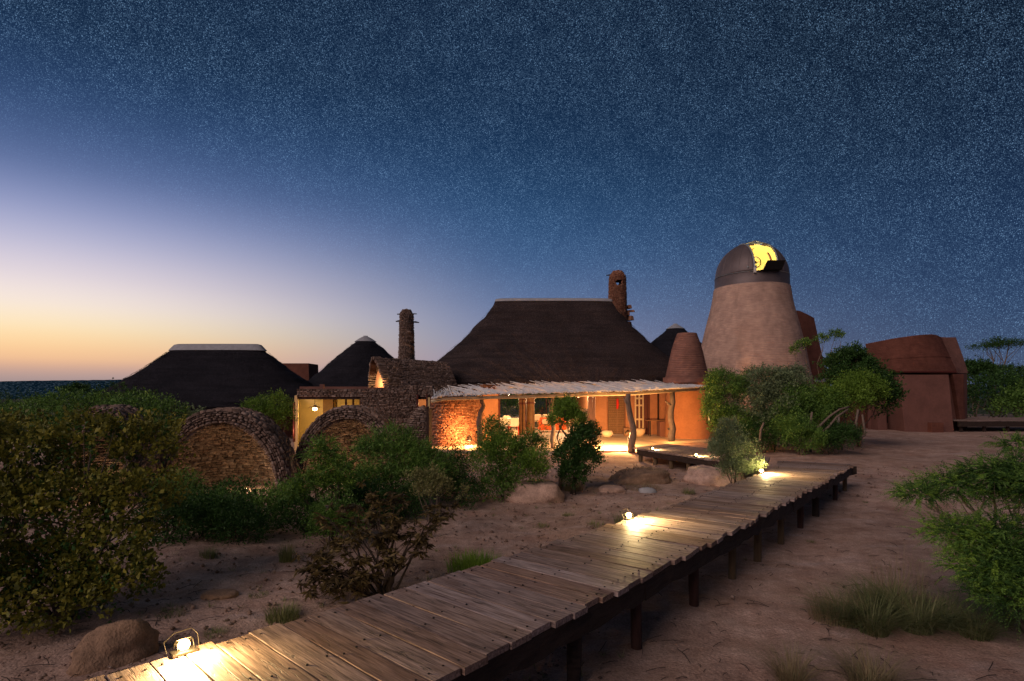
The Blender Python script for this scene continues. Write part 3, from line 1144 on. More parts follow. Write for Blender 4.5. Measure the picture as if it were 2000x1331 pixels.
def stone_surface(S, u0, u1, v0, v1, ch, lr, dep, parent, mat, nparts=0, skip=None, flip=False, gap=.014, name='stone', piece_min=7.0):
    rnd = random.Random(int(abs(parent.location.x * 100)) + int(ch * 1000) + nparts)
    items = []
    v = v0
    eps = 1e-3
    sgn = 1 if v1 > v0 else -1
    while (v < v1 - 1e-4):
        um = (u0 + u1) / 2
        dvl = (S(um, min(v + eps, v1)) - S(um, max(v - eps, v0))).length / (min(v + eps, v1) - max(v - eps, v0))
        h = ch * rnd.uniform(.75, 1.25)
        dv = h / max(dvl, 1e-4)
        if v + dv > v1:
            dv = v1 - v
        u = u0
        first = True
        while u < u1 - 1e-4:
            vm = v + dv / 2
            dul = (S(min(u + eps, u1), vm) - S(max(u - eps, u0), vm)).length / (min(u + eps, u1) - max(u - eps, u0))
            l = rnd.uniform(*lr) * (rnd.uniform(.3, 1) if first else 1)
            first = False
            du = l / max(dul, 1e-4)
            if u + du > u1 - .25 * du:
                du = u1 - u
            uc = u + du / 2
            c = S(uc, vm)
            tu = S(min(uc + eps, u1), vm) - S(max(uc - eps, u0), vm)
            tv = S(uc, min(vm + eps, v1)) - S(uc, max(vm - eps, v0))
            if tu.length > 1e-9 and tv.length > 1e-9 and dul * du > .012 and not (skip and skip(uc, vm, c)):
                tu.normalize()
                hl = tv.length / (min(vm + eps, v1) - max(vm - eps, v0)) * dv
                tv = (tv - tu * tv.dot(tu)).normalized()
                nn = tu.cross(tv)
                if flip:
                    nn = -nn
                ln = dul * du
                q = rnd.uniform(-.035, .035)
                t2 = (tu + tv * q).normalized(); b2 = nn.cross(t2) if not flip else t2.cross(nn)
                b2 = tv - t2 * tv.dot(t2); b2.normalize()
                cc = c + nn * rnd.uniform(-.03, .02)
                Mx = Matrix(((t2.x, b2.x, nn.x, 0), (t2.y, b2.y, nn.y, 0), (t2.z, b2.z, nn.z, 0), (0, 0, 0, 1)))
                Sx = Matrix.Diagonal((max(ln - gap, .02), max(hl - gap, .015), dep, 1))
                items.append((cc, Mx @ Sx, rnd.randrange(len(SV)), ln, nn))
            u += du
        v += dv
    campos = Vector((0, 0, EYE))
    vis = []
    for i, it in enumerate(items):
        face = it[4].dot(campos - it[0])
        px = it[3] / max(it[0].y, .1) * FPX
        vis.append((px if face > 0 else px * .01, i))
    vis.sort(reverse=True)
    chosen = set(i for p_, i in vis[:nparts] if p_ >= piece_min)
    bv, bf, n = [], [], 0
    off = parent.location
    for i, (c, Mx, k, ln, nn) in enumerate(items):
        if i in chosen:
            o = bpy.data.objects.new(name, stone_mesh(k, mat))
            COL.objects.link(o)
            o.parent = parent
            o.matrix_basis = Matrix.Translation(c - off) @ Mx
        else:
            A = np.array(Mx.to_3x3())
            V = SV[k][1] @ A.T + np.array(c - off)
            bv.append(V)
            bf += [tuple(q + n for q in f) for f in SV[k][2]]
            n += len(V)
    if bv:
        o = link(name + 'work', mesh_np(name + 'work', np.concatenate(bv), bf), mat, parent)
        o['kind'] = 'stuff'
    return len(items)


def backing(S, u0, u1, v0, v1, parent, nu=32, nv=16, off=-.0, name='backing', mat=None):
    b = MB()
    b.grid(lambda a, c: S(u0 + (u1 - u0) * a, v0 + (v1 - v0) * c), nu, nv)
    o = b.build(name, mat or M['mortar'], parent)
    return o


# ------------------------------------------------------------------ serpentine stone vaults at the left
def arch(px0, px1, pytop, Y, rin, label, seed, depth_back=1.0, rot=0.0, glow=None, zin=None, nstone=300):
    xa, xb = XA(px0, Y), XA(px1, Y)
    cx, a = (xa + xb) / 2, (xb - xa) / 2
    zt = P(0, pytop, Y).z
    zb = gz(cx, Y) - .35
    Hh = zt - zb
    root = empty('stone_vault', (cx, Y, zb), label, 'vault', 'curved dry stone vaults in the garden at the left')
    R = Matrix.Rotation(rot, 3, 'Z')
    c0 = Vector((cx, Y, zb))
    e = .92

    def rim(phi, k, ky=0.0, kz=None):
        # k=1 outer outline, k=rin inner outline
        kz = k if kz is None else kz
        x = a * k * math.copysign(abs(math.cos(phi)) ** e, math.cos(phi))
        z = Hh * kz * max(math.sin(phi), 0) ** e
        return c0 + R @ Vector((-x, ky, z))
    rz = 1 - (1 - rin) * a / Hh * 1.05

    def face(u, v):
        k = rin + (1 - rin) * v
        kz = rz + (1 - rz) * v
        return rim(u * PI, k, 0, kz)
    stone_surface(face, .02, .98, 0, 1, .062, (.09, .20), .11, root, M['stone'], 120, flip=False)
    backing(lambda u, v: face(u, v) + R @ Vector((0, .05, 0)), 0, 1, 0, 1, root)

    def top(u, v):
        return rim(u * PI, 1, v * depth_back, 1)
    stone_surface(top, .03, .97, 0, 1, .09, (.12, .28), .10, root, M['stone'], 40, flip=False)
    backing(lambda u, v: rim(u * PI, .97, .02 + v * depth_back, .97), 0, 1, 0, 1, root)

    # hollow: courses running round a deep recess
    dpth = a * 1.05
    ai, Hi = a * rin, Hh * rz

    def hol(u, v):
        z = v * .985
        s_ = (1 - z ** 2.2) ** .5
        th = PI * u
        return c0 + R @ Vector((-ai * s_ * math.cos(th), .02 + dpth * s_ * math.sin(th), Hi * z))
    stone_surface(hol, 0, 1, 0.0, 1, .07, (.10, .25), .11, root, M['stone'], 150, flip=False)
    backing(lambda u, v: hol(u, v) + R @ Vector((0, .07, 0)), 0, 1, 0, 1, root)
    if glow:
        for (gx, gy, gzz, w) in glow:
            p = c0 + R @ Vector((gx, gy, gzz))
            lr_ = empty('ground_lamp', p, label.replace('vault', 'vault lamp')[:0] + 'hidden uplight glowing inside ' + label, 'lamp')
            b = MB()
            b.lathe((p.x, p.y, p.z - .10), [(.0001, 0), (.06, 0), (.065, .09), (.05, .10)], 12)
            b.build('housing', M['lampmetal'], lr_)
            b = MB()
            b.lathe((p.x, p.y, p.z), [(.0001, .012), (.045, .0), ], 12)
            b.build('lens', M['warmglow'], lr_)
            point_light(p + Vector((0, 0, .14)), w, (1.0, .70, .36), .05, lr_)
    return root


arch(298, 564, 802, 15.6, .82, 'the widest stone vault with a softly lit hollow', 1, rot=.10, glow=[(.45, .55, .42, 24)])
arch(566, 792, 797, 17.0, .82, 'the stone vault with dark arched mouth below the lit room', 2, rot=-.05, glow=[(-.25, .5, .5, 24)])
arch(120, 270, 797, 14.3, .72, 'the small reddish stone vault half hidden behind the olive shrub', 3, rot=.05, glow=[(.0, .3, .6, 10)])


def half_vault():
    """short curved stone stub beside the red post"""
    Y = 18.6
    c = Vector((XA(834, Y), Y, gz(XA(834, Y), Y) - .2))
    root = empty('stone_buttress', c, 'short curved stone buttress between the green shrub and the dark red post', 'buttress')
    zt = P(0, 793, Y).z - c.z
    wd = XA(834, Y) - XA(778, Y)

    def S(u, v):
        # u: from the right edge round to the left, v height
        z = v
        hw = wd * (1 - z ** 2.4) ** .5 if z < 1 else 0
        ang = u * PI * .5
        return c + Vector((-hw * math.sin(ang), .5 - .5 * math.cos(ang) * 1.0 - .0, z * zt))
    stone_surface(S, 0, 1, 0, .99, .065, (.09, .2), .10, root, M['stone'], 120, flip=True)
    backing(lambda u, v: S(u, v) + Vector((.06, .05, 0)), 0, 1, 0, 1, root)
    b = MB(); b.box((c.x + .03, c.y + .3, c.z + zt / 2 - .05), (.08, .7, zt - .1))
    b.build('end_face', M['mortar'], root)


half_vault()


# ------------------------------------------------------------------ thatched roofs
def catmull(keys, z):
    """keys sorted by z descending: (z, a, b)"""
    ks = sorted(keys)
    zs = [k[0] for k in ks]
    if z <= zs[0]:
        return ks[0][1], ks[0][2]
    if z >= zs[-1]:
        return ks[-1][1], ks[-1][2]
    i = max(j for j in range(len(zs)) if zs[j] <= z)
    i = min(i, len(zs) - 2)
    p = [ks[max(i - 1, 0)], ks[i], ks[i + 1], ks[min(i + 2, len(ks) - 1)]]
    t = (z - zs[i]) / (zs[i + 1] - zs[i])
    r = []
    for c in (1, 2):
        h = zs[i + 1] - zs[i]
        m0 = (p[2][c] - p[0][c]) / max(p[2][0] - p[0][0], 1e-6) * h
        m1 = (p[3][c] - p[1][c]) / max(p[3][0] - p[1][0], 1e-6) * h
        r.append((2 * t ** 3 - 3 * t ** 2 + 1) * p[1][c] + (t ** 3 - 2 * t ** 2 + t) * m0 + (-2 * t ** 3 + 3 * t ** 2) * p[2][c] + (t ** 3 - t ** 2) * m1)
    return r


def thatch(name, label, cx, cy, keys, capz, mat, capmat, expo=2.6, fringe=.35, eave_t=.28, group=None, ground_z=0.0, wall=None):
    ztop, zev = keys[0][0], keys[-1][0]
    root = empty(name, (cx, cy, ground_z), label, 'building', group)

    def pt(u, z, grow=0.0, jit=0.0):
        A, B = catmull(keys, z)
        A += grow; B += grow
        w = u * 2 * PI
        t = (z - zev) / (ztop - zev)
        e = 2 / (expo + 2.5 * max(0, .5 - abs(t - .5)) * 0)
        c_, s_ = math.cos(w), math.sin(w)
        x = A * math.copysign(abs(c_) ** e, c_)
        y = B * math.copysign(abs(s_) ** e, s_)
        return Vector((cx + x, cy - y, z))
    b = MB()
    nv = 46

    def S(u, v):
        z = zev + (ztop - zev) * v
        p = pt(u, z)
        n = mnoise.noise(Vector((p.x * 1.1, p.y * 1.1, p.z * 2.5))) * .09 + mnoise.noise(p * 5) * .03
        d = Vector((p.x - cx, p.y - cy, .6)).normalized()
        return p + d * n
    b.grid(S, 160, nv, wrap=True)
    # top plug and eave thickness
    top = [tuple(S(i / 160, 1)) for i in range(160)]
    b.add(top, [tuple(range(160))])
    ev = [tuple(S(i / 160, 0)) for i in range(160)]
    lo = []
    for i in range(160):
        p = Vector(ev[i]); d = Vector((cx - p.x, cy - p.y, 0))
        d = d.normalized() * .22 if d.length > .5 else d
        lo.append(tuple(p + d + Vector((0, 0, -eave_t))))
    b.add(ev + lo, [(i, (i + 1) % 160, 160 + (i + 1) % 160, 160 + i) for i in range(160)] + [tuple(range(160, 320))])
    rf = b.build('roof', mat, root, smooth=True)
    # ridge capping
    b = MB()

    def Cp(u, v):
        z = capz + (ztop - capz) * v
        p = pt(u, z, .05)
        return p + Vector((0, 0, .03 + .05 * math.sin(v * PI / 2)))
    b.grid(Cp, 120, 6, wrap=True)
    tp = [Cp(i / 120, 1) for i in range(120)]
    cen = [Vector((cx + (p.x - cx) * .93, cy + (p.y - cy) * .5, p.z + .05)) for p in tp]
    b.add([tuple(p) for p in tp + cen], [(i, (i + 1) % 120, 120 + (i + 1) % 120, 120 + i) for i in range(120)] + [tuple(range(120, 240))])
    lw = [Cp(i / 120, 0) for i in range(120)]
    inn = [pt(i / 120, capz, -.02) for i in range(120)]
    b.add([tuple(p) for p in lw + inn], [(i, 120 + i, 120 + (i + 1) % 120, (i + 1) % 120) for i in range(120)])
    b.build('ridge_cap', capmat, rf, smooth=True)
    # straw ends hanging from the eave, and loose straws on the slope
    V, F = [], []
    n = 0
    tot = 16000 if fringe else 0
    for k in range(tot):
        u = RNG.random()
        if math.sin(u * 2 * PI) < -.25:
            continue
        up = RNG.random() < .35
        z = zev + (.02 + .25 * RNG.random() if not up else (ztop - zev) * RNG.random() * .9)
        p = pt(u, z, .03)
        q = pt(u, z - .05, .03)
        d = (q - p).normalized()
        if up:
            L = .10 + .12 * RNG.random()
            d = (d + Vector(RNG.normal(0, .12, 3))).normalized()
            p = p + Vector((0, -.02, .03))
        else:
            L = .15 + fringe * RNG.random()
            d = (d * .55 + Vector((0, 0, -.75)) + Vector(RNG.normal(0, .08, 3))).normalized()
        sd = d.cross(Vector((p.x - cx, p.y - cy, .5))).normalized() * (.006 + .006 * RNG.random())
        V += [tuple(p - sd), tuple(p + sd), tuple(p + d * L)]
        F.append((n, n + 1, n + 2)); n += 3
    if V:
        V = np.array(V) - np.array(root.location)
        o = link('straw_fringe', mesh_np('straw_fringe', V, F), mat, root)
        o['kind'] = 'stuff'
    if wall:
        wall(root)
    return root


def low_wall(cx, cy, rx, ry, z0, z1, mat):
    def f(root):
        b = MB()
        b.lathe((cx, cy, 0), [(1, z0), (1, z1)], 64, rx, ry)
        b.build('wall', mat, root, smooth=True)
    return f


MAINX = 2.48
thatch('thatched_lodge', 'great brown thatched lodge roof with flat grey ridge above the lit terrace', MAINX, 33.5,
       [(7.95, 3.40, .25), (7.2, 3.95, .85), (6.6, 4.45, 1.35), (6.0, 4.98, 1.9), (5.4, 5.6, 2.5), (4.8, 6.25, 3.2), (4.2, 6.95, 3.95), (3.6, 7.45, 4.7), (3.02, 7.8, 5.35)],
       7.86, M['thatch'], M['cap'], expo=2.9, fringe=.12, eave_t=.22, ground_z=.4)
thatch('thatched_house', 'wide black thatched roof with long white ridge at the far left', -17.75, 34.0,
       [(5.28, 2.55, .35), (4.9, 2.95, .7), (4.4, 3.55, 1.15), (3.9, 4.15, 1.7), (3.4, 4.85, 2.3), (2.9, 5.55, 2.95), (2.3, 6.5, 3.75), (1.75, 7.3, 4.5)],
       4.98, M['thatchblack'], M['cap'], expo=3.0, fringe=.75, eave_t=.3, ground_z=-.8,
       wall=low_wall(-17.75, 34, 6.3, 3.4, -.9, 1.75, M['redplaster']))
_z = lambda py, Y: P(0, py, Y).z
thatch('thatched_hut', 'black conical thatched hut with small white cap behind the stone chimney', XA(714, 38), 38.0,
       [(_z(660, 38), .10, .10), (_z(664, 38), .38, .38), (_z(670, 38), .72, .72), (_z(690, 38), 1.5, 1.5), (_z(710, 38), 2.3, 2.3), (_z(735, 38), 3.25, 3.25), (_z(762, 38), 4.4, 4.4), (1.6, 5.6, 5.6)],
       _z(669, 38), M['thatchblack'], M['cap'], expo=2.0, fringe=.1, ground_z=-.5, wall=low_wall(XA(714, 38), 38, 4.3, 4.3, -.6, 1.6, M['redplaster']))
thatch('thatched_hut', 'black conical thatched hut tucked between the lodge roof and the brick turret', XA(1319, 42), 42.0,
       [(_z(636, 42), .10, .10), (_z(640, 42), .35, .35), (_z(645, 42), .70, .70), (_z(660, 42), 1.3, 1.3), (_z(680, 42), 2.2, 2.2), (_z(705, 42), 3.2, 3.2), (2.6, 4.6, 4.6)],
       _z(644, 42), M['thatchblack'], M['cap'], expo=2.0, fringe=.1, ground_z=0, wall=low_wall(XA(1319, 42), 42, 3.4, 3.4, 0, 2.7, M['redplaster']))


# ------------------------------------------------------------------ stone chimneys
def chimney(pxc, pyt, pyb, Y, r0, r1, label, sticks, hole=None, seed=0, stairs=False, red=False):
    zt, zb = _z(pyt, Y), _z(pyb, Y)
    c = Vector((XA(pxc, Y), Y, zb))
    root = empty('stone_chimney', c, label, 'chimney')
    H = zt - zb

    def S(u, v):
        t = v
        r = r0 + (r1 - r0) * t
        r *= (1 - max(0, (t - .86) / .14) ** 2 * .62)
        w = u * 2 * PI
        return c + Vector((r * math.cos(w), r * math.sin(w), H * t))
    sk = None
    if hole:
        hw, z0, z1 = hole

        def sk(u, v, p):
            return z0 < p.z < z1 and abs(p.x - c.x) < hw
    mt = M['stonered'] if red else M['stone']
    stone_surface(S, 0, 1, 0, .985, .065, (.08, .17), .09, root, mt, 150, skip=sk, flip=False, piece_min=3.5)
    if not hole:
        backing(lambda u, v: c + (S(u, v) - c) * 1.0 - (Vector((S(u, v).x - c.x, S(u, v).y - c.y, 0)) * .12), 0, 1, 0, .98, root)
    else:
        hw, z0, z1 = hole
        b = MB()
        rr = r1 * .82
        b.lathe(c, [(r0 * .86, 0), (rr * 1.05, z0 - c.z)], 24)
        b.lathe(c, [(rr, z1 - c.z), (rr * .75, H * .95)], 24)
        for sgn in (-1, 1):
            b.box((c.x + sgn * (hw + (rr - hw) * .5), c.y, (z0 + z1) / 2), ((rr - hw), rr * 1.3, z1 - z0 + .06))
        b.build('backing', M['mortar'], root)
    b = MB(); b.lathe(c + Vector((0, 0, H * .965)), [(r1 * .42, 0), (r1 * .3, H * .03), (.01, H * .045)], 10)
    b.build('cap_stone', mt, root)
    for (px, py, ln, ang) in sticks:
        p = P(px, py, Y)
        b = MB()
        dx, dz = math.cos(ang) * ln / 2, math.sin(ang) * ln / 2
        b.tube([(p.x - dx * 1.15, Y - .04, p.z - dz), (p.x, Y - .05, p.z + .01), (p.x + dx * 1.15, Y - .03, p.z + dz)], [.03, .055, .025], 7)
        b.build('ledge_stick', M['barkdark'], root)
    if stairs:
        for k, (px, py, s) in enumerate(((1224, 612, .28), (1228, 600, .2), (1230, 622, .26), (1226, 634, .3), (1233, 608, .12), (1222, 650, .4))):
            p = P(px, py, Y)
            b = MB(); b.box((p.x, p.y, p.z), (s * 1.3, .5, s * 1.2), rz=k * .3, taper=.8)
            b.build('corbel_stone', mt, root, bevel=.02)
    return root


chimney(794, 604, 705, 33.0, .44, .36, 'slender round stone chimney with crossed stick ledges left of the great thatch',
        [(795, 614, 1.0, 0.02), (779, 628, .3, .1), (812, 630, .36, -.12)])
chimney(1206, 529, 640, 38.5, .64, .52, 'stone chimney with a square see-through hole behind the great thatch',
        [(1192, 538, .5, .08), (1213, 536, .5, -.35), (1232, 624, .35, -.05)],
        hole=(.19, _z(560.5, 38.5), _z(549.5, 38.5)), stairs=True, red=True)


# ------------------------------------------------------------------ stone barrel vault with lit gable
def barrel():
    Y0 = 26.0
    A = P(735, 757, Y0)       # centre of the mouth at base level
    ax = Vector((.80, .60, 0)).normalized()
    across = Vector((-ax.y, ax.x, 0))
    L = 3.6
    hw, H = .92, _z(699, Y0) - _z(757, Y0)
    root = empty('barrel_vault', (A.x, A.y + .6, A.z), 'small stone barrel roof with a glowing triangular gable on the stone wing', 'roof')
    base = Vector((A.x, A.y + .6, A.z))

    def S(u, v):
        x = -math.cos(PI * u) if False else 2 * u - 1
        z = (1 - abs(x) ** 1.75) * (1 - .06 * v)
        w = 0
        return base + across * (x * hw * (abs(math.sin(w)) * .0 + 1)) + ax * (v * L * (1 + .0 * z) + .18 * (1 - z)) + Vector((0, 0, z * H))
    stone_surface(lambda a, b: S(b, a), 0, 1, 0, 1, .062, (.10, .22), .08, root, M["stone"], 260, piece_min=4.0)
    backing(lambda u, v: base + (S(u, v) - base) * .965, 0, 1, 0, 1, root, 24, 8)
    # projecting rim of straight thin stones round the mouth
    for i in range(46):
        u = (i + .5) / 46
        p = S(u, 0)
        r = (p - (base + Vector((0, 0, H * .25)))).normalized()
        me = stone_mesh(i % 8, M['stone'])
        o = bpy.data.objects.new('rim_stone', me)
        COL.objects.link(o); o.parent = root
        zc = r; xc = (-ax); yc = zc.cross(xc)
        Mx = Matrix(((xc.x, yc.x, zc.x, 0), (xc.y, yc.y, zc.y, 0), (xc.z, yc.z, zc.z, 0), (0, 0, 0, 1)))
        o.matrix_basis = Matrix.Translation(p - ax * .14 + r * .02 - base) @ Mx @ Matrix.Diagonal((.42, .07, .11, 1))
    # lit gable recessed in the mouth
    b = MB()
    g = .12
    tri = [base + ax * g + across * (-hw * .93), base + ax * g + across * (hw * .93), base + ax * g + across * (hw * .62) + Vector((0, 0, H * .50)), base + ax * g + Vector((0, 0, H * .90)),
           base + ax * g + across * (-hw * .62) + Vector((0, 0, H * .50))]
    b.add([tuple(p) for p in tri], [(0, 1, 2, 3, 4)])
    b.build('gable_panel', M['plaster'], root)
    point_light(base + ax * -.34 + Vector((0, 0, .16)), 75, (1, .66, .32), .08, root)  # lamp added outside the mouth, standing in for light from within
    b = MB()
    q = base - ax * .34 + Vector((0, 0, .03)); b.box(q, (.10, .14, .07))
    b.build('added_gable_lamp', M['lampmetal'], root)
    return root


barrel()


# ------------------------------------------------------------------ stone wing and walls
TZ = 0.40     # terrace level


def path_surface(pts, z0, z1):
    pts = [Vector((p[0], p[1], 0)) for p in pts]
    L = poly_len(pts)

    def S(u, v):
        p = interp(pts, u * L)
        return Vector((p.x, p.y, z0 + (z1 - z0) * v))
    return S


def smooth_path(pts, n=24):
    out = []
    m = len(pts)
    for i in range(n + 1):
        t = i / n * (m - 1)
        k = min(int(t), m - 2); f = t - k
        p0, p1, p2, p3 = pts[max(k - 1, 0)], pts[k], pts[k + 1], pts[min(k + 2, m - 1)]
        q = [0.5 * ((2 * p1[c]) + (-p0[c] + p2[c]) * f + (2 * p0[c] - 5 * p1[c] + 4 * p2[c] - p3[c]) * f * f + (-p0[c] + 3 * p1[c] - 3 * p2[c] + p3[c]) * f ** 3) for c in (0, 1)]
        out.append(tuple(q))
    return out


def stone_wall(label, pts, z0, z1, nparts=120, name='stone_wall', mat=None, skip=None, ch=.06, lr=(.10, .24), cat='wall', cope=True, thick=.3):
    c = Vector((sum(p[0] for p in pts) / len(pts), sum(p[1] for p in pts) / len(pts), z0))
    root = empty(name, c, label, cat)
    S = path_surface(pts, z0, z1)
    stone_surface(S, 0, 1, 0, 1, ch, lr, .10, root, mat or M['stone'], nparts, skip=skip, piece_min=5.0)
    # solid core behind the facing, with thickness
    b = MB()
    P2 = [Vector((p[0], p[1], 0)) for p in pts]
    n = len(P2)
    V = []
    for i, p in enumerate(P2):
        d = (P2[min(i + 1, n - 1)] - P2[max(i - 1, 0)]).normalized()
        nr = Vector((-d.y, d.x, 0))
        for off in (.03, thick):
            for z in (z0 - .1, z1 - .01):
                q = p + nr * off
                V.append((q.x, q.y, z))
    F = []
    for i in range(n - 1):
        a, d = 4 * i, 4 * i + 4
        if skip is not None and skip(0, 0, (Vector(V[a]) + Vector(V[d])) / 2 + Vector((0, 0, (z1 - z0) / 2 + .1))) and True:
            continue
        F += [(a, d, d + 1, a + 1), (a + 3, d + 3, d + 2, a + 2), (a + 1, d + 1, d + 3, a + 3)]
    F += [(0, 1, 3, 2), (4 * n - 4, 4 * n - 2, 4 * n - 1, 4 * n - 3)]
    b.add(V, F)
    b.build('core', M['mortar'], root)
    return root


zp = lambda py, Y: P(0, py, Y).z
# parapet band over the open room, then the wall with the corner, then the slit window bay
Yw = 25.0
stone_wall('long stone parapet band above the open yellow room', [(XA(580, Yw), Yw), (XA(670, Yw), Yw - .05), (XA(757, Yw), Yw)], zp(776, Yw), zp(760, Yw), 120, ch=.07)
stone_wall('greenish lit stone panel right of the yellow room', [(XA(704, Yw - .02), Yw), (XA(757, Yw - .02), Yw)], -.2, zp(776.5, Yw), 110)
YW2 = 24.4
stone_wall('tall stone wall panel under the little barrel roof', [(XA(757, YW2), YW2), (XA(815, YW2), YW2)], -.2, zp(753, YW2), 200)
stone_wall('narrow stone wall strip above the lit slit window', [(XA(815.5, YW2), YW2 + .02), (XA(846, YW2), YW2 + .02)], zp(776, YW2), zp(753, YW2), 40)
stone_wall('low stone wall strip below the lit slit window', [(XA(815.5, YW2), YW2 + .02), (XA(834, YW2), YW2 + .02)], -.2, zp(794, YW2), 40)
stone_wall('stone parapet running right below the great thatch eave', [(XA(758, 27.3), 27.3), (XA(905, 27.3), 27.3), (XA(960, 27.3), 27.35)], zp(766, 27.3), zp(750.5, 27.3), 60)
lit = smooth_path([(XA(842, 22.3), 22.3), (XA(868, 22.0), 22.0), (XA(905, 22.5), 22.5), (XA(944, 24.2), 24.2)], 22)
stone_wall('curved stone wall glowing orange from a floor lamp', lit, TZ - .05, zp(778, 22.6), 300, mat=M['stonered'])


def roof_slab():
    b = MB()
    b.prism([(XA(583, Yw), Yw + .15), (XA(757, Yw), Yw + .15), (XA(757, Yw), 27.0), (XA(905, 27), 27.6), (XA(905, 27), 30), (-10.6, 30)], zp(770, Yw) - .12, zp(763, Yw))
    o = b.build('roof_slab', M['mortar'], None)
    tag(o, 'flat dark roof slab of the stone wing behind its parapet', 'roof')
    for px, py in ((629, 757),):
        b = MB(); c = P(px, py, 25.6)
        b.box((c.x, c.y, c.z + .03), (.2, .2, .22), taper=.85)
        tag(b.build('roof_vent', M['redplaster'], None, bevel=.02), 'small dark red stub on the flat roof of the stone wing', 'vent')


roof_slab()


def room():
    """the open yellow room left of the stone wing"""
    x0, x1, y0, y1, z0, z1 = XA(583, 25.1), XA(704, 25.1), 25.15, 28.6, -.1, zp(776, 25.1) + .06
    root = empty('garden_room', ((x0 + x1) / 2, (y0 + y1) / 2, z0), 'open fronted yellow plastered room glowing below the stone parapet', 'room')
    b = MB(); b.box((-8.62, y1 + .1, (z0 + z1) / 2), (4.6, .15, z1 - z0)); b.build('back_wall', M['yellow'], root)
    b = MB(); b.prism([(x0 - .05, y0), (x0 - 1.3, y1), (x0 - 1.45, y1), (x0 - .2, y0)], z0, z1); b.build('side_wall', M['yellow'], root)
    b = MB(); b.box((x1 + .12, (y0 + y1) / 2, (z0 + z1) / 2), (.15, y1 - y0, z1 - z0)); b.build('side_wall', M['yellow'], root)
    b = MB(); b.box(((x0 + x1) / 2, (y0 + y1) / 2, z0), (x1 - x0, y1 - y0, .1)); b.build('floor', M['screed'], root)
    b = MB(); b.box(((x0 + x1) / 2, (y0 + y1) / 2, z1 + .04), (x1 - x0, y1 - y0, .06)); b.build('ceiling', M['beam'], root)
    # joinery at the right of the opening
    for px in (676, 690, 704):
        b = MB(); b.box((XA(px, 25.3), 25.3, (z0 + z1) / 2), (.07, .07, z1 - z0)); b.build('window_post', M['frame'], root)
    b = MB(); b.box((XA(690, 25.3), 25.3, zp(802, 25.3)), (XA(704, 25.3) - XA(676, 25.3), .05, .05)); b.build('window_rail', M['frame'], root)
    b = MB(); b.box((XA(640, 28.2), 28.3, zp(795, 28.2)), (.5, .12, 1.2)); b.build('wall_recess', M['door'], root)
    c = P(615, 799, 26.8)
    lamp = empty('hanging_lamp', (c.x, c.y, c.z), 'bright hanging lamp inside the yellow room', 'lamp')
    b = MB(); b.lathe((c.x, c.y, c.z - .09), [(.001, 0), (.09, .03), (.11, .10), (.07, .16), (.001, .18)], 16); b.build('globe', M['warmglow'], lamp, smooth=True)
    b = MB(); b.lathe((c.x, c.y, c.z + .10), [(.28, -.04), (.06, .06), (.02, .1)], 20); b.build('shade', M['cream'], lamp, smooth=True)
    b = MB(); b.tube([(c.x, c.y, c.z + .18), (c.x, c.y, z1)], .012, 6); b.build('cord', M['black'], lamp)
    point_light((c.x, c.y - .1, c.z - .22), 70, (1, .66, .24), .1, lamp)
    # red lit post at the left edge
    p = P(574.5, 820, 24.6)
    b = MB(); b.box((p.x, 24.6, p.z - .1), (.07, .12, 1.75)); o = b.build('timber_post', M['frame'], None, bevel=.01)
    tag(o, 'slim dark red post at the left end of the yellow room', 'post')
    lp = empty('post_lamp', (p.x - .02, 24.45, p.z - .75), 'narrow lamp washing the slim red post with light', 'lamp')
    b = MB(); b.box((p.x - .02, 24.40, p.z - .75), (.06, .06, .12)); b.build('housing', M['lampmetal'], lp)
    point_light((p.x - .03, 24.33, p.z - .5), 8, (1, .42, .22), .03, lp)
    point_light((p.x - .03, 24.33, p.z + .3), 8, (1, .42, .22), .03, lp)


room()


def slit():
    x0, x1 = XA(814, 24.8), XA(847, 24.8)
    root = empty('slit_window', ((x0 + x1) / 2, 24.8, .3), 'tall slit window with lit upper pane and dark red post beside the curved wall', 'window')
    b = MB(); b.box((XA(824, 25.6), 25.7, 1.6), (.9, .05, 2.0)); b.build('inner_wall', M['plaster'], root)
    for px in (815.5, 834):
        b = MB(); b.box((XA(px, 24.3), 24.3, 1.35), (.07, .10, 2.15)); b.build('frame_post', M['frame'], root)
    b = MB(); b.box((XA(842.5, 23.9), 23.9, 1.2), (.10, .16, 2.3)); b.build('corner_post', M['frame'], root)
    b = MB(); b.box((XA(838, 24.1), 24.1, 1.2), (.10, .02, 2.2)); b.build('yellow_reveal', M['yellow'], root)
    point_light((XA(824, 25.1), 25.15, 2.0), 14, (1, .6, .25), .06, root)


slit()


# ------------------------------------------------------------------ terrace
def terrace():
    poly = [(-3.3, 21.7), (-2.6, 20.75), (-.6, 20.25), (1.6, 20.2), (4.35, 20.6), (4.9, 22.4), (6.6, 23.9), (9.9, 25.2), (9.9, 30), (4.2, 30), (3.9, 39.5), (-1.3, 39.5), (-1.3, 26), (-3.3, 24.2)]
    b = MB(); b.prism(poly, -.1, TZ)
    o = b.build('terrace', M['screed'], None, bevel=.015)
    tag(o, kind='structure')
    b = MB(); b.prism([(-3.5, 20.4), (-2.75, 20.15), (-1.3, 19.85), (-1.25, 20.35), (-2.6, 20.7), (-3.3, 21.5)], -.1, TZ - .13)
    tag(b.build('garden_step', M['screed'], None, bevel=.01), 'pale garden step at the left front corner of the terrace', 'step')


terrace()


def box_thing(name, label, cat, m, c, d, rz=0, bevel=.01, group=None):
    b = MB(); b.box(c, d, rz=rz)
    o = b.build(name, m, None, bevel=bevel)
    return tag(o, label, cat, group)


CEIL = 2.85
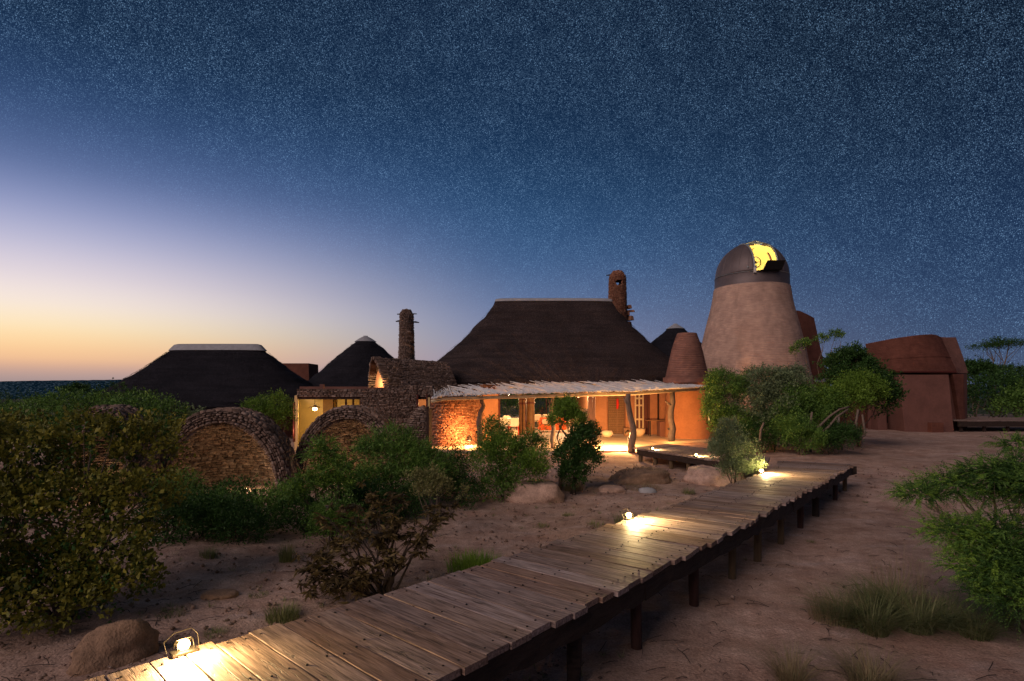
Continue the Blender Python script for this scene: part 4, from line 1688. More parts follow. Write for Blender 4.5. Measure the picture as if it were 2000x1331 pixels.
# plaster pier left of the open lodge room
b = MB(); pth = smooth_path([(XA(943, 24.1), 24.1), (XA(955, 24.4), 24.4), (XA(973, 25.2), 25.2)], 6)
b.prism([(x, y) for x, y in pth] + [(x - .1, y + .5) for x, y in pth[::-1]], TZ, CEIL)
tag(b.build('plaster_pier', M['plaster'], None), 'brown cracked plaster pier beside the curved stone wall', 'pier')


def lodge_interior():
    root = empty('lodge_room', (1.3, 32, TZ), 'open lodge living room under the great thatch with warm light and rear glazing', 'room')
    b = MB(); b.box((-1.35, 32.3, (TZ + CEIL) / 2), (.2, 14.0, CEIL - TZ)); b.build('side_wall', M['plaster'], root)
    b = MB(); b.box((4.45, 34.3, (TZ + CEIL) / 2), (.2, 10.0, CEIL - TZ)); b.build('side_wall', M['plaster'], root)
    b = MB(); b.box((1.5, 34.1, CEIL + .05), (6.2, 11.0, .08)); b.build('ceiling', M['beam'], root)
    # rear glazing
    m, nt, bb, out = new_mat("dark_window_glass")
    bb.inputs['Base Color'].default_value = (.9, .95, .92, 1); bb.inputs['Transmission Weight'].default_value = 1.0
    bb.inputs['Roughness'].default_value = .02; bb.inputs['IOR'].default_value = 1.3
    M['glass'] = m
    for k in range(3):
        x = -.35 + k * 1.83
        b = MB(); b.box((x, 39.3, (TZ + CEIL) / 2), (1.76, .02, CEIL - TZ)); b.build('rear_pane', m, root)
        b = MB(); b.box((x + .92, 39.3, (TZ + CEIL) / 2), (.08, .1, CEIL - TZ)); b.build('rear_mullion', M['frame'], root)
    # sliding door frames at the front opening
    for px, w in ((974, .07), (1026, .03), (1153, .24), (1160, .09)):
        b = MB(); b.box((XA(px, 27.6), 27.6, (TZ + CEIL) / 2), (w, .10, CEIL - TZ)); b.build('door_frame', M['frame'], root)
    b = MB(); b.box((XA(975.5, 25.3), 25.35, (TZ + CEIL) / 2), (.06, .1, CEIL - TZ)); b.build('door_frame', M['frame'], root)
    for (x, y, z, w) in ((XA(990, 30), 30, 2.2, 300), (XA(1100, 32), 32, 2.2, 300), (XA(1130, 29.5), 29.6, 2.15, 150)):  # unseen lamps added to give the room its warm light
        lp = empty('added_ceiling_lamp', (x, y, z + .2), {990: 'x'}.get(0) or ('added unseen ceiling lamp above the white dining table' if y == 30 else 'added unseen ceiling lamp above the orange sofa' if y == 32 else 'added unseen ceiling lamp above the side table by the door'), 'lamp')
        b = MB(); b.lathe((x, y, z + .08), [(.001, 0), (.07, .01), (.08, .08), (.03, .12), (.012, .13)], 16); b.build('shade', M['lampmetal'], lp, smooth=True)
        b = MB(); b.tube([(x, y, z + .2), (x, y, CEIL)], .012, 6); b.build('cord', M['black'], lp)
        point_light((x, y, z), w, (1, .62, .30), .1, lp)


lodge_interior()


def pillar(px, Y, r, h, label):
    x = XA(px, Y)
    root = empty('timber_pillar', (x, Y, TZ), label, 'pillar')
    b = MB(); b.lathe((x, Y, TZ), [(r, 0), (r * .95, h * .9), (r * 1.0, h)], 20, cap=True); b.build('shaft', M['door'], root, smooth=False)
    b = MB(); b.lathe((x, Y, TZ + h * .86), [(r * 1.08, 0), (r * 1.12, .05), (r * 1.08, .10)], 20); b.build('band', M['frame'], root)
    b = MB(); b.lathe((x, Y, TZ + h), [(r * 1.1, 0), (r * 1.1, .05)], 20, cap=True); b.build('top', M['frame'], root)


pillar(1020, 28.0, .17, 1.75, 'dark round timber drum pillar on the left inside the lodge room')
pillar(1036, 28.4, .22, 1.78, 'wider ribbed timber drum pillar on the right inside the lodge room')


def table(px, Y, w, d, h, label, mt, top=.05):
    x = XA(px, Y)
    root = empty('table', (x, Y, TZ), label, 'table')
    b = MB(); b.box((x, Y, TZ + h), (w, d, top)); b.build('tabletop', mt, root, bevel=.01)
    for sx in (-1, 1):
        for sy in (-1, 1):
            b = MB(); b.box((x + sx * (w / 2 - .08), Y + sy * (d / 2 - .08), TZ + h / 2), (.06, .06, h)); b.build('leg', M['wood'], root)


def chair(x, y, rz, label, mt, ml, back=.85, sw=.42, arms=False, group='chairs inside the lodge room'):
    root = empty('chair', (x, y, TZ), label, 'chair', group)
    R = Matrix.Rotation(rz, 3, 'Z')
    T = lambda v: Vector((x, y, TZ)) + R @ Vector(v)
    b = MB(); b.box(T((0, 0, .45)), (sw, sw, .07), rz=rz); b.build('seat', mt, root, bevel=.02)
    b = MB()
    pr = [(-sw / 2, .50), (-sw / 2, back - .08), (-sw / 3, back), (sw / 3, back), (sw / 2, back - .08), (sw / 2, .50)]
    V = [tuple(T((a, sw / 2 + .05 * (z - .45), z))) for a, z in pr] + [tuple(T((a, sw / 2 + .05 + .05 * (z - .45), z))) for a, z in pr]
    b.add(V, [(0, 1, 2, 3, 4, 5), (11, 10, 9, 8, 7, 6)] + [(i, 6 + i, 6 + (i + 1) % 6, (i + 1) % 6) for i in range(6)])
    b.build('backrest', mt, root)
    for sx in (-1, 1):
        for sy in (-1, 1):
            b = MB(); b.tube([T((sx * sw * .46, sy * sw * .46, .43)), T((sx * sw * .5, sy * sw * .52, 0))], .022, 6); b.build('leg', ml, root)
        if arms:
            b = MB(); b.tube([T((sx * sw * .52, -sw * .4, .44)), T((sx * sw * .54, -sw * .42, .66)), T((sx * sw * .54, sw * .5, .68))], .025, 6); b.build('armrest', ml, root)


table(995, 29.0, 1.5, .9, .74, 'long white dining table beside the brown plaster pier', M['white'])
chair(XA(985, 27.9), 27.9, PI, 'white dining chair at the near left side of the white table', M['white'], M['redcloth'])
chair(XA(1003, 28.0), 28.0, PI + .2, 'white dining chair with red legs beside the dark timber pillar', M['white'], M['redcloth'])
chair(XA(990, 30.1), 30.1, 0, 'cream dining chair on the far side of the white table', M['cream'], M['wood'])
table(1058, 33.5, 1.6, .8, .74, 'wooden table deep in the room behind the pillars', M['wood'])
chair(XA(1050, 32.4), 32.4, PI, 'cream high backed chair at the left end of the deep wooden table', M['cream'], M['wood'])
chair(XA(1066, 32.5), 32.5, PI, 'cream high backed chair at the right end of the deep wooden table', M['cream'], M['wood'])
table(1128, 29.0, .8, .6, .74, 'wooden side table beside the round backed armchair', M['wood'])
chair(XA(1143, 29.8), 29.8, PI, 'cream round backed armchair close to the dark red door frame', M['cream'], M['wood'], 1.25, .6, True)
chair(XA(1118, 31.2), 31.2, PI, 'cream armchair behind the wooden side table', M['cream'], M['wood'], 1.05, .55, True)


def sofa():
    x, y = XA(1078, 30.0), 30.0
    root = empty('sofa', (x, y, TZ), 'low orange red sofa in the middle of the lodge room', 'sofa')
    for nm, c, d, m in (('seat', (0, 0, .25), (1.3, .7, .3), 'orangecloth'), ('backrest', (0, .35, .5), (1.3, .16, .5), 'orangecloth'),
                        ('armrest', (-.66, 0, .35), (.16, .75, .45), 'orangecloth'), ('armrest', (.66, 0, .35), (.16, .75, .45), 'orangecloth'), ('cushion', (-.3, .18, .52), (.42, .14, .3), 'cream')):
        b = MB(); b.box((x + c[0], y + c[1], TZ + c[2]), d); b.build(nm, M[m], root, bevel=.04)


sofa()
x_, y_ = XA(1001, 26.4), 26.4
b = MB(); b.lathe((x_, y_, TZ), [(.001, 0), (.20, .02), (.27, .17), (.22, .32), (.001, .36)], 20)
tag(b.build('floor_cushion', M['cream'], None, smooth=True), 'round cream floor pouf near the terrace glass', 'pouf')


# front wall right of the opening, facing the terrace
YB = 28.4


def wall_piece(px0, px1, Y, m, z0=TZ, z1=CEIL, d=.2, nm='plaster_wall', label='', cat='wall'):
    b = MB(); b.box(((XA(px0, Y) + XA(px1, Y)) / 2, Y + d / 2, (z0 + z1) / 2), (XA(px1, Y) - XA(px0, Y), d, z1 - z0))
    return tag(b.build(nm, m, None), label, cat)


wall_piece(1163, 1185, YB - .5, M['plaster'], label='orange plaster wall strip left of the carved doors')
wall_piece(1185, 1240, YB + .4, M['plaster'], label='recessed plaster wall behind the carved doors', d=.1)
wall_piece(1222, 1240, YB - .1, M['plaster'], label='plaster pier between the carved doors and the lattice door', d=.3)


def carved_door():
    Y = YB + .2
    root = empty('carved_door', (XA(1204, Y), Y, TZ), 'pair of old carved wooden doors with rows of small square dents', 'door')
    for a, c in ((1188, 1204.3), (1205.3, 1221)):
        x0, x1 = XA(a, Y), XA(c, Y)
        b = MB(); b.box(((x0 + x1) / 2, Y, TZ + 1.02), (x1 - x0, .07, 2.04)); lf = b.build('door_leaf', M['door'], root)
        n = MB()
        for r in range(8):
            for q in range(4):
                n.box((x0 + (x1 - x0) * (q + .5) / 4, Y - .045, TZ + .18 + r * .24), ((x1 - x0) * .15, .02, .06))
            n.box(((x0 + x1) / 2, Y - .045, TZ + .06 + r * .24), (x1 - x0 - .04, .03, .04))
        n.build('carved_studs', M['wood'], lf, kind='stuff')
    b = MB(); b.box((XA(1204.8, Y), Y - .06, TZ + 1.02), (.05, .05, 2.06)); b.build('centre_post', M['wood'], root)
    b = MB(); b.box((XA(1204.5, Y), Y, TZ + 2.12), (XA(1223, Y) - XA(1186, Y), .10, .14)); b.build('lintel', M['door'], root)
    c = P(1206, 790, Y - .2)
    b = MB(); b.tube([(c.x, c.y, c.z + .28), (c.x + .01, c.y, c.z), (c.x - .01, c.y, c.z - .24)], [.05, .07, .045], 8)
    tag(b.build('hanging_cloth', M['redcloth'], None, smooth=True), 'bright red cloth hanging in front of the carved doors', 'cloth')


carved_door()


def lattice_door():
    Y = YB - .1
    root = empty('glazed_door', (XA(1250, Y), Y, TZ), 'pale timber lattice door with dark panes beside the dark red frame', 'door')
    x0, x1 = XA(1241, Y), XA(1256, Y)
    for x in (x0, (x0 + x1) / 2, x1):
        b = MB(); b.box((x, Y, TZ + 1.1), (.07, .06, 2.2)); b.build('stile', M['beam'], root)
    for z in (.05, .75, 1.45, 1.8, 2.17):
        b = MB(); b.box(((x0 + x1) / 2, Y + .01, TZ + z), (x1 - x0, .05, .08)); b.build('rail', M['beam'], root)
    b = MB(); b.box(((x0 + x1) / 2, Y + .05, TZ + 1.1), (x1 - x0, .01, 2.15)); b.build('pane', M['frame'], root)
    for px, w in ((1260, .16), (1266, .12)):
        b = MB(); b.box((XA(px, Y), Y - .05, (TZ + CEIL) / 2), (w, .14, CEIL - TZ)); b.build('door_frame', M['frame'], root)


lattice_door()
wall_piece(1268, 1284, YB - .2, M['plaster'], label='plaster wall strip right of the dark red door frame')
wall_piece(1284, 1289, YB + .1, M['black'], label='dark narrow recess in the plaster wall near the turret', nm='wall_recess', cat='recess')
wall_piece(1289, 1325, YB - .5, M['plaster'], label='plaster wall running into the round turret')
box_thing('planter_box', 'square terracotta plinth box against the turret side wall', 'plinth', M['redplaster'], (XA(1297, 27), 27.0, TZ + .36), (.55, .6, .72), bevel=.02)


def bench():
    x, y = XA(1281, 27.2), 27.3
    root = empty('bench', (x, y, TZ), 'thin dark metal framed bench left of the terracotta plinth', 'bench')
    for sx in (-.28, .28):
        b = MB(); b.tube([(x + sx, y - .18, TZ), (x + sx, y - .18, TZ + .72), (x + sx, y + .18, TZ + .72), (x + sx, y + .18, TZ)], .02, 6); b.build('leg', M['black'], root)
    b = MB(); b.box((x, y, TZ + .75), (.9, .42, .04)); b.build('top', M['wood'], root)


bench()


def bowl(px, Y, r, h, label, nm='clay_bowl'):
    x = XA(px, Y)
    b = MB(); b.lathe((x, Y, TZ), [(.001, .0), (r * .6, .0), (r * .95, h * .5), (r, h), (r * .92, h), (r * .85, h * .5), (.001, h * .25)], 24)
    tag(b.build(nm, M['pot'], None, smooth=True), label, 'pot')


bowl(1248, 27.0, .30, .36, 'wide cream clay bowl in front of the lattice door')
x_, y_ = XA(1185, 26.6), 26.6
b = MB(); b.lathe((x_, y_, TZ), [(.001, 0), (.20, .01), (.30, .12), (.31, .18), (.25, .29), (.001, .32)], 24)
tag(b.build('stone_pouf', M['cream'], None, smooth=True), 'oval cream pouf in front of the carved doors', 'pouf')
x_, y_ = XA(1224, 27.2), 27.2
b = MB(); b.box((x_, y_, TZ + .2), (.3, .3, .4))
tag(b.build('basket', M['wood'], None, bevel=.03), 'small brown square basket beside the carved doors', 'basket')


# ------------------------------------------------------------------ pergola of bleached laths
def pergola():
    root = empty('pergola', (1.2, 22, TZ), 'long terrace pergola roofed with bleached crooked laths on tree trunk posts', 'pergola')
    # front edge and back edge as photographed: (px, py_front, py_back), depth of both
    fr = [(842, 779, 20.6), (870, 774, 20.4), (940, 772, 20.3), (1050, 769, 20.3), (1150, 766, 20.4), (1240, 764, 20.7), (1300, 760, 22.0), (1340, 758, 23.2), (1378, 755, 24.4)]
    F3 = [P(a, b_, y) for a, b_, y in fr]
    bk = [(853, 764, 24.0), (900, 758, 26.0), (960, 754, 27.4), (1050, 750, 28.0), (1150, 748.5, 28.1), (1240, 746.5, 28.1), (1290, 747.5, 28.1), (1316, 750, 27.0), (1340, 753, 25.8)]
    B3 = [P(a, b_, y) for a, b_, y in bk]
    LF, LB = poly_len(F3), poly_len(B3)
    meshes = []
    for k in range(7):
        b = MB()
        L = 1.0
        pts = [(0, 0, 0), (.25, random.uniform(-.012, .012), random.uniform(-.01, .01)), (.5, random.uniform(-.015, .015), random.uniform(-.01, .01)), (.75, random.uniform(-.012, .012), 0), (1, 0, 0)]
        b.tube(pts, [.014, .016, .015, .013, .009], 5)
        me = bpy.data.meshes.new('lath')
        me.from_pydata([tuple(v) for v in np.concatenate(b.v)], [], b.f)
        me.materials.append(M['stick'])
        meshes.append((me, np.concatenate(b.v), b.f))
    n = 430
    bv, bf, c = [], [], 0
    for i in range(n):
        f = (i + random.uniform(-.3, .3)) / n
        f = min(max(f, .001), .999)
        g = min(max(f + random.gauss(0.0, .013) + .02, .001), .999)
        a = interp(F3, f * LF)
        q = interp(B3, g * LB)
        d = (q - a)
        L = d.length
        short = random.random() < .45
        e = random.uniform(.02, .22)
        a2 = a - d.normalized() * e
        L2 = L + e if not short else L * random.uniform(.45, .8)
        a2 = a2 + Vector((0, 0, random.uniform(0, .05)))
        d = (d.normalized() + Vector((random.gauss(0, .07), 0, random.gauss(0, .008)))).normalized()
        yy = Vector((0, 0, 1)).cross(d).normalized(); zz = d.cross(yy)
        s = random.uniform(.8, 1.9)
        k = random.randrange(7)
        Mx = Matrix(((d.x * L2, yy.x * s, zz.x * s, 0), (d.y * L2, yy.y * s, zz.y * s, 0), (d.z * L2, yy.z * s, zz.z * s, 0), (0, 0, 0, 1)))
        if i % 2 == 0 and i < 596:
            o = bpy.data.objects.new('lath', meshes[k][0]); COL.objects.link(o); o.parent = root
            o.matrix_basis = Matrix.Translation(a2 - root.location) @ Mx
        else:
            A = np.array(Mx.to_3x3())
            bv.append(meshes[k][1] @ A.T + np.array(a2 - root.location))
            bf += [tuple(v + c for v in ff) for ff in meshes[k][2]]
            c += len(meshes[k][1])
    me = bpy.data.meshes.new('lathwork'); me.from_pydata([tuple(v) for v in np.concatenate(bv)], [], bf)
    o = link('lathwork', me, M['stick'], root); o['kind'] = 'stuff'
    # beams under the laths
    for pts, dz, r in ((F3, -.10, .062), ([a + (c_ - a) * .5 for a, c_ in zip(F3, B3)], -.11, .055), (B3, -.10, .05)):
        b = MB(); b.tube([p + Vector((0, .12, dz)) for p in pts], r, 10)
        b.build('beam', M['beam'], root, smooth=True)
    for f in np.linspace(.03, .97, 9):
        b = MB(); a = interp(F3, f * LF); q = interp(B3, f * LB); b.tube([a + Vector((0, .05, -.055)), q + Vector((0, 0, -.05))], .03, 8)
        b.build('rafter', M['beam'], root, smooth=True)
    # pale underside lining board seen along the front
    # crooked trunk posts
    def trunk(px, pyb, pyt, Y, pts, r, forks=()):
        rt = MB()
        P3 = [P(px + dx, pyb + (pyt - pyb) * t, Y) for dx, t in pts]
        rt.tube(P3, [r * (1.25 - .45 * t) for dx, t in pts], 9, wob=.1)
        for (dx0, t0, dx1, t1) in forks:
            a = P(px + dx0, pyb + (pyt - pyb) * t0, Y); c_ = P(px + dx1, pyb + (pyt - pyb) * t1, Y)
            rt.tube([a, (a + c_) / 2 + Vector((0, -.05, -.03)), c_], [r * .55, r * .42, r * .22], 6)
        rt.build('trunk_post', M['bark'], root, smooth=True)
    trunk(1234, 884, 770, 20.45, [(0, 0), (-1, .12), (3, .3), (2, .45), (-3, .6), (-6, .75), (-8, .9), (-7, 1.0)], .11, [(-6, .78, -16, .93), (-1, .08, -7, .26)])
    trunk(1311, 862, 766, 22.6, [(1, 0), (0, .1), (3, .25), (-1, .45), (-1, .6), (3, .8), (2, 1.0)], .12, [(1, .72, -12, .82)])
    trunk(937, 872, 776, 21.0, [(0, 0), (0, .3), (-2, .5), (1, .68), (7, .82), (3, .93), (6, 1.0)], .09)
    trunk(1078, 880, 776, 21.3, [(3, 0), (1, .2), (3, .4), (0, .6), (-2, .8), (2, 1.0)], .08, [(0, .7, -6, .95)])
    return root


pergola()


def terrace_lamp(px, py, Y, label, aim, w, col=TERR, deg=150):
    p = P(px, py, Y)
    root = empty('post_lamp', p, label, 'lamp', 'downlights strapped low on the pergola posts')
    d = Vector(aim).normalized()
    b = MB(); b.tube([p, p + d * .14], [.05, .06], 12); b.build('housing', M['lampmetal'], root)
    b = MB(); b.tube([p + d * .142, p + d * .15], [.045, .045], 12); b.build('lens', M['warmglow'], root)
    b = MB(); b.box(p - Vector((-.05, 0, 0)), (.12, .04, .05)); b.build('strap', M['lampmetal'], root)
    spot_light(p + d * .19, d, w, col, deg, 1.0, .05, root)
    point_light(p + d * .22, w * .10, col, .05, root)
    return root


terrace_lamp(1227, 842, 20.7, 'downlight strapped to the near trunk post flooding the terrace floor', (-.45, .75, -.75), 5200)
terrace_lamp(1306, 838, 22.9, 'small downlight strapped to the trunk post nearest the turret', (.50, .9, -.15), 360, (1, .42, .12), 115)
terrace_lamp(936, 842, 21.2, 'downlight on the left trunk post facing the curved stone wall', (-.6, .5, -.35), 700, (1, .42, .12))


def floor_hood():
    p = P(917, 858, 22.3)
    root = empty('floor_lamp', p, 'small dark cone hooded floor lamp at the foot of the curved stone wall', 'lamp')
    b = MB(); b.lathe((p.x, p.y, p.z - .05), [(.13, 0), (.10, .08), (.03, .2), (.001, .22)], 16); b.build('hood', M['lampmetal'], root, smooth=True)
    b = MB(); b.lathe((p.x, p.y, TZ), [(.03, 0), (.03, p.z - TZ)], 8); b.build('stem', M['lampmetal'], root)
    b = MB(); b.lathe((p.x, p.y, p.z - .06), [(.001, 0), (.05, .0), (.05, .03)], 12); b.build('bulb', M['warmglow'], root)
    point_light((p.x, p.y - .02, p.z - .16), 110, (1, .55, .2), .05, root)


floor_hood()


# ------------------------------------------------------------------ brick towers: real course grooves on a turned profile
def coursed(profile, pitch=.085, groove=.012):
    """profile: [(r,z)...] bottom to top -> stepped profile with a groove at each course"""
    zs = [p[1] for p in profile]; rs = [p[0] for p in profile]
    out = []
    z = zs[0]
    while z < zs[-1] - pitch * .5:
        for dz, dr in ((0.0, -groove), (.012, 0), (pitch - .014, 0), (pitch - .002, -groove)):
            zz = z + dz
            out.append((float(np.interp(zz, zs, rs)) + dr, zz))
        z += pitch
    out.append((rs[-1], zs[-1]))
    return out


def smooth_prof(keys, n=24):
    zs = [k[1] for k in keys]
    out = []
    for i in range(n + 1):
        z = zs[0] + (zs[-1] - zs[0]) * i / n
        out.append((catmull([(k[1], k[0], 0) for k in keys], z)[0], z))
    return out


def turret():
    Y = 26.5
    cx = XA(1347, Y)
    cx2 = XA(1341.5, Y)
    root = empty('brick_turret', (cx, Y, TZ - .2), 'round turret with plastered drum and tapering rose brick cone at the terrace end', 'turret')
    b = MB()
    zl = zp(748, Y - .9)
    b.lathe((cx, Y, 0), [(1.13, TZ - .2), (1.12, TZ + .6), (1.07, TZ + 1.6), (1.01, zl)], 72)
    b.build('drum_wall', M['plaster'], root, smooth=True)
    b = MB(); b.lathe((cx, Y, 0), [(1.35, TZ - .3), (1.35, TZ - .06), (1.1, TZ - .05)], 48); b.build('plinth', M['redplaster'], root, smooth=False)
    b = MB(); b.lathe((cx, Y, 0), [(1.55, TZ - .4), (1.55, TZ - .16), (1.3, TZ - .16)], 48, a0=-PI * .6, a1=0.3); b.build('lower_step', M['redplaster'], root)
    b = MB(); b.lathe((cx2, Y, 0), [(1.0, zl), (1.09, zl), (1.09, zl + .26), (.98, zl + .27)], 72); b.build('band', M['turret'], root, bevel=.01)
    b = MB(); zt = zp(653, Y)
    pr = coursed(smooth_prof([(.985, zl + .27), (.86, zl + .85), (.66, zl + 1.7), (.46, zt)]), .085, .02)
    b.lathe((cx2, Y, 0), pr, 72); b.build('brick_cone', M['turret'], root)
    b = MB(); b.lathe((cx2, Y, zt), [(.46, -.02), (.44, .035), (.34, .035), (.32, -.3), (.001, -.3)], 48); b.build('rim', M['turret'], root)
    # slit window towards the right front
    a = math.radians(-57)
    p0 = Vector((cx + 1.02 * math.cos(a), Y + 1.02 * math.sin(a), 0))
    nrm = Vector((math.cos(a), math.sin(a), 0)); tn = Vector((-nrm.y, nrm.x, 0))
    z0, z1 = zp(828, Y - .9), zp(756, Y - .9)
    win = MB(); win.box(p0 + Vector((0, 0, (z0 + z1) / 2)), (.16, .36, z1 - z0), rz=a); win.build('window_recess', M['black'], root)
    for s_ in (-1, 1):
        f = MB(); f.box(p0 + tn * s_ * .17 + nrm * .05 + Vector((0, 0, (z0 + z1) / 2)), (.16, .045, z1 - z0 + .05), rz=a); f.build('window_frame', M['frame'], root)
    for z in (z0, (z0 * .35 + z1 * .65), z1):
        f = MB(); f.box(p0 + nrm * .05 + Vector((0, 0, z)), (.17, .36, .05), rz=a); f.build('window_frame', M['frame'], root)
    for k, (z, h) in enumerate(((z0 + .22, .30), (z0 + .62, .12), (z1 - .28, .10))):
        f = MB(); f.box(p0 + nrm * .085 - tn * .03 + Vector((0, 0, z)), (.01, .07, h), rz=a); f.build('lit_gap', M_LITGAP, root)


M_LITGAP = m_emit("lit_room_behind_glass", (1.0, .52, .18), 1.6)
turret()

TY, TX = 30.0, 12.75


def tower():
    root = empty('observatory_tower', (TX, TY, .2), 'tall pale brick observatory tower swelling towards its base behind the bushes', 'tower')
    b = MB()
    keys = [(3.25, .0), (3.12, 1.5), (2.95, 2.8), (2.74, 4.0), (2.50, 5.2), (2.24, 6.3), (2.02, 7.2), (1.90, 8.0)]
    prof = coursed(smooth_prof(keys, 40), .085, .015)
    b.lathe((TX, TY, 0), prof, 128)
    b.build('brick_wall', M['tower'], root)
    b = MB(); b.lathe((TX, TY, 8.0), [(1.90, -.01), (1.88, .03), (1.6, .03)], 96); b.build('wall_top', M['tower'], root)
    # horizontal banded brick piers scattered? entrance hidden by bushes
    return root


tower()


def dome():
    zb = 8.0
    R0 = 1.80
    root = empty('observatory_dome', (TX, TY, zb), 'ribbed metal observatory dome with open slot glowing yellow on the tall tower', 'dome')
    b = MB(); b.lathe((TX, TY, zb), [(1.86, -.02), (1.84, .60), (1.80, .62)], 96); b.build('ring', M['zinc'], root, smooth=True, bevel=0)
    b = MB(); b.lathe((TX, TY, zb), [(1.865, .585), (1.875, .60), (1.865, .615)], 96); b.build('ring_seam', M['steel'], root)
    zc = zb + .61
    sq = 1.0
    fa = math.radians(-89)      # direction the slot faces
    fw = Vector((math.cos(fa), math.sin(fa), 0)); sd = Vector((-fw.y, fw.x, 0))
    C = Vector((TX, TY, zc))
    hw = .60

    def pt(l, w, R=R0):
        r = math.sqrt(max(R * R - l * l, 0))
        return C + sd * l + fw * (r * math.cos(w)) + Vector((0, 0, r * math.sin(w) * sq))
    for side in (-1, 1):
        b = MB()
        b.grid(lambda u, v: pt(side * (hw + (R0 - hw) * math.sin(u * PI / 2) ** 1.0), v * PI), 22, 44)
        o = b.build('dome_shell', M['zinc'], root, smooth=True)
        sm = o.modifiers.new('t', 'SOLIDIFY'); sm.thickness = .03; sm.offset = 0
        # curved rim along the slot
        b = MB(); b.tube([pt(side * hw, w, R0 + .03) for w in np.linspace(.0, PI * .62, 26)], .045, 8)
        b.build('slot_rim', M['steel'], root, smooth=True)
    b = MB(); b.grid(lambda u, v: pt(-hw + 2 * hw * u, PI * .56 + v * PI * .44), 6, 20)
    b.build('rear_shell', M['zinc'], root, smooth=True)
    # standing seams
    for k in range(24):
        a = k / 24 * 2 * PI + .05
        pts = []
        for e in np.linspace(0.02, 1.38, 14):
            q = C + Vector((math.cos(a) * math.cos(e), math.sin(a) * math.cos(e), math.sin(e))) * (R0 + .008)
            l = (q - C).dot(sd)
            f = (q - C).dot(fw)
            if abs(l) < hw + .05 and (f > -.3):
                break
            pts.append(q)
        if len(pts) > 2:
            s_ = MB(); s_.tube(pts, .022, 5); s_.build('standing_seam', M['zinc'], root)
    # two small fixings on the shell
    for a in (-118, -106):
        ar = math.radians(a); e = .12
        q = C + Vector((math.cos(ar) * math.cos(e), math.sin(ar) * math.cos(e), math.sin(e))) * (R0 + .01)
        s_ = MB(); s_.lathe(q - Vector((0, 0, .05)), [(.03, 0), (.05, .05), (.03, .1)], 10); s_.build('lifting_lug', M['steel'], root)
    # inner lining: back half
    b = MB(); b.grid(lambda u, v: pt((-1 + 2 * u) * (R0 - .2), PI * .45 + v * PI * .52, R0 - .07), 24, 20); b.build('inner_lining', M['ply'], root, smooth=True)
    b = MB(); b.lathe((TX, TY, zb), [(1.72, .0), (1.72, .62)], 48, a0=fa + PI * .55, a1=fa + PI * 1.45); b.build('inner_wall', M['ply'], root, smooth=True)
    for side in (-1, 1):
        b = MB(); b.grid(lambda u, v: pt(side * (hw + .02 + (R0 - .12 - hw) * u), .02 + v * PI * .96, R0 - .06), 12, 24); b.build('inner_lining', M['ply'], root, smooth=True)
    for w0, w1 in ((.42, .86),):
        q = MB(); q.tube([pt(hw * .74, w, R0 - .30) for w in np.linspace(w0, w1, 6)], .05, 6); q.build('inner_rail', M['plaster'], root)
    for l in (-.1, .28):
        q = MB(); q.tube([pt(l, w, R0 - .09) for w in np.linspace(1.75, 3.0, 12)], .012, 5); q.build('lining_seam', M['plaster'], root)
    # gear at the top of the slot
    for k, (l, w) in enumerate(((-.35, 1.10), (.05, 1.2), (.35, 1.12), (-.1, 1.32))):
        c = pt(l, w, R0 - .02)
        q = MB(); q.tube([c - sd * .12, c + sd * .14], [.07, .05], 8); q.build('shutter_gear', M['steel'] if k % 2 else M['bark'], root)
    q = MB(); q.tube([pt(-hw, 1.25, R0 + .04), pt(0, 1.32, R0 + .09), pt(hw, 1.25, R0 + .04)], .035, 8); q.build('top_bar', M['steel'], root)
    # lowered front flap
    q = MB()
    zf0, zf1 = .0, .40
    A = [C + fw * (R0 - .10) + sd * s + Vector((0, 0, -.05)) for s in (-hw, hw)]
    Bq = [C + fw * (R0 + .28) + sd * s + Vector((0, 0, .0)) for s in (-hw * .55, hw * 1.02)]
    T_ = [C + fw * (R0 + .50) + sd * s + Vector((0, 0, .40)) for s in (-hw * .35, hw * 1.15)]
    T0 = [C + fw * (R0 - .06) + sd * s + Vector((0, 0, .40)) for s in (hw * .1, hw * 1.05)]
    V = [tuple(v) for v in (A[0], A[1], Bq[1], Bq[0], T_[0], T_[1])]
    V2 = [tuple(Vector(v) - fw * .03) for v in V]
    q.add(V + V2, [(0, 1, 2, 3), (3, 2, 5, 4), (9, 10, 11, 8) if False else (9, 10, 11, 8), (6, 9, 8, 7), (0, 3, 9, 6), (1, 7, 8, 2), (3, 4, 10, 9), (2, 8, 11, 5), (4, 5, 11, 10), (0, 6, 7, 1)])
    q.build('front_flap', M['black'], root)
    q = MB(); q.box(C + fw * (R0 + .0) - sd * (hw + .02) + Vector((0, 0, .02)), (.09, .10, .26), rz=fa); q.build('flap_hinge', M['white'], root)
    # telescope with hand wheel inside
    tel = empty('telescope', C + fw * .35 - sd * .3 + Vector((0, 0, -.2)), 'dark telescope mount with spoked hand wheel seen inside the dome slot', 'telescope')
    wc = C + fw * 1.15 - sd * .30 + Vector((0, 0, .55))
    q = MB()
    ring = [wc + sd * (.27 * math.cos(t)) + Vector((0, 0, .27 * math.sin(t))) for t in np.linspace(0, 2 * PI, 33)]
    q.tube(ring, .022, 6, cap=False); q.build('wheel_rim', M['black'], tel)
    for k in range(3):
        t = k * 2 * PI / 3 + .1
        q = MB(); q.tube([wc, wc + sd * (.27 * math.cos(t)) + Vector((0, 0, .27 * math.sin(t)))], .018, 6); q.build('wheel_spoke', M['black'], tel)
    q = MB(); q.tube([wc - fw * .0, wc - fw * .9 + Vector((0, 0, -.1))], [.07, .10], 10); q.build('tube', M['black'], tel)
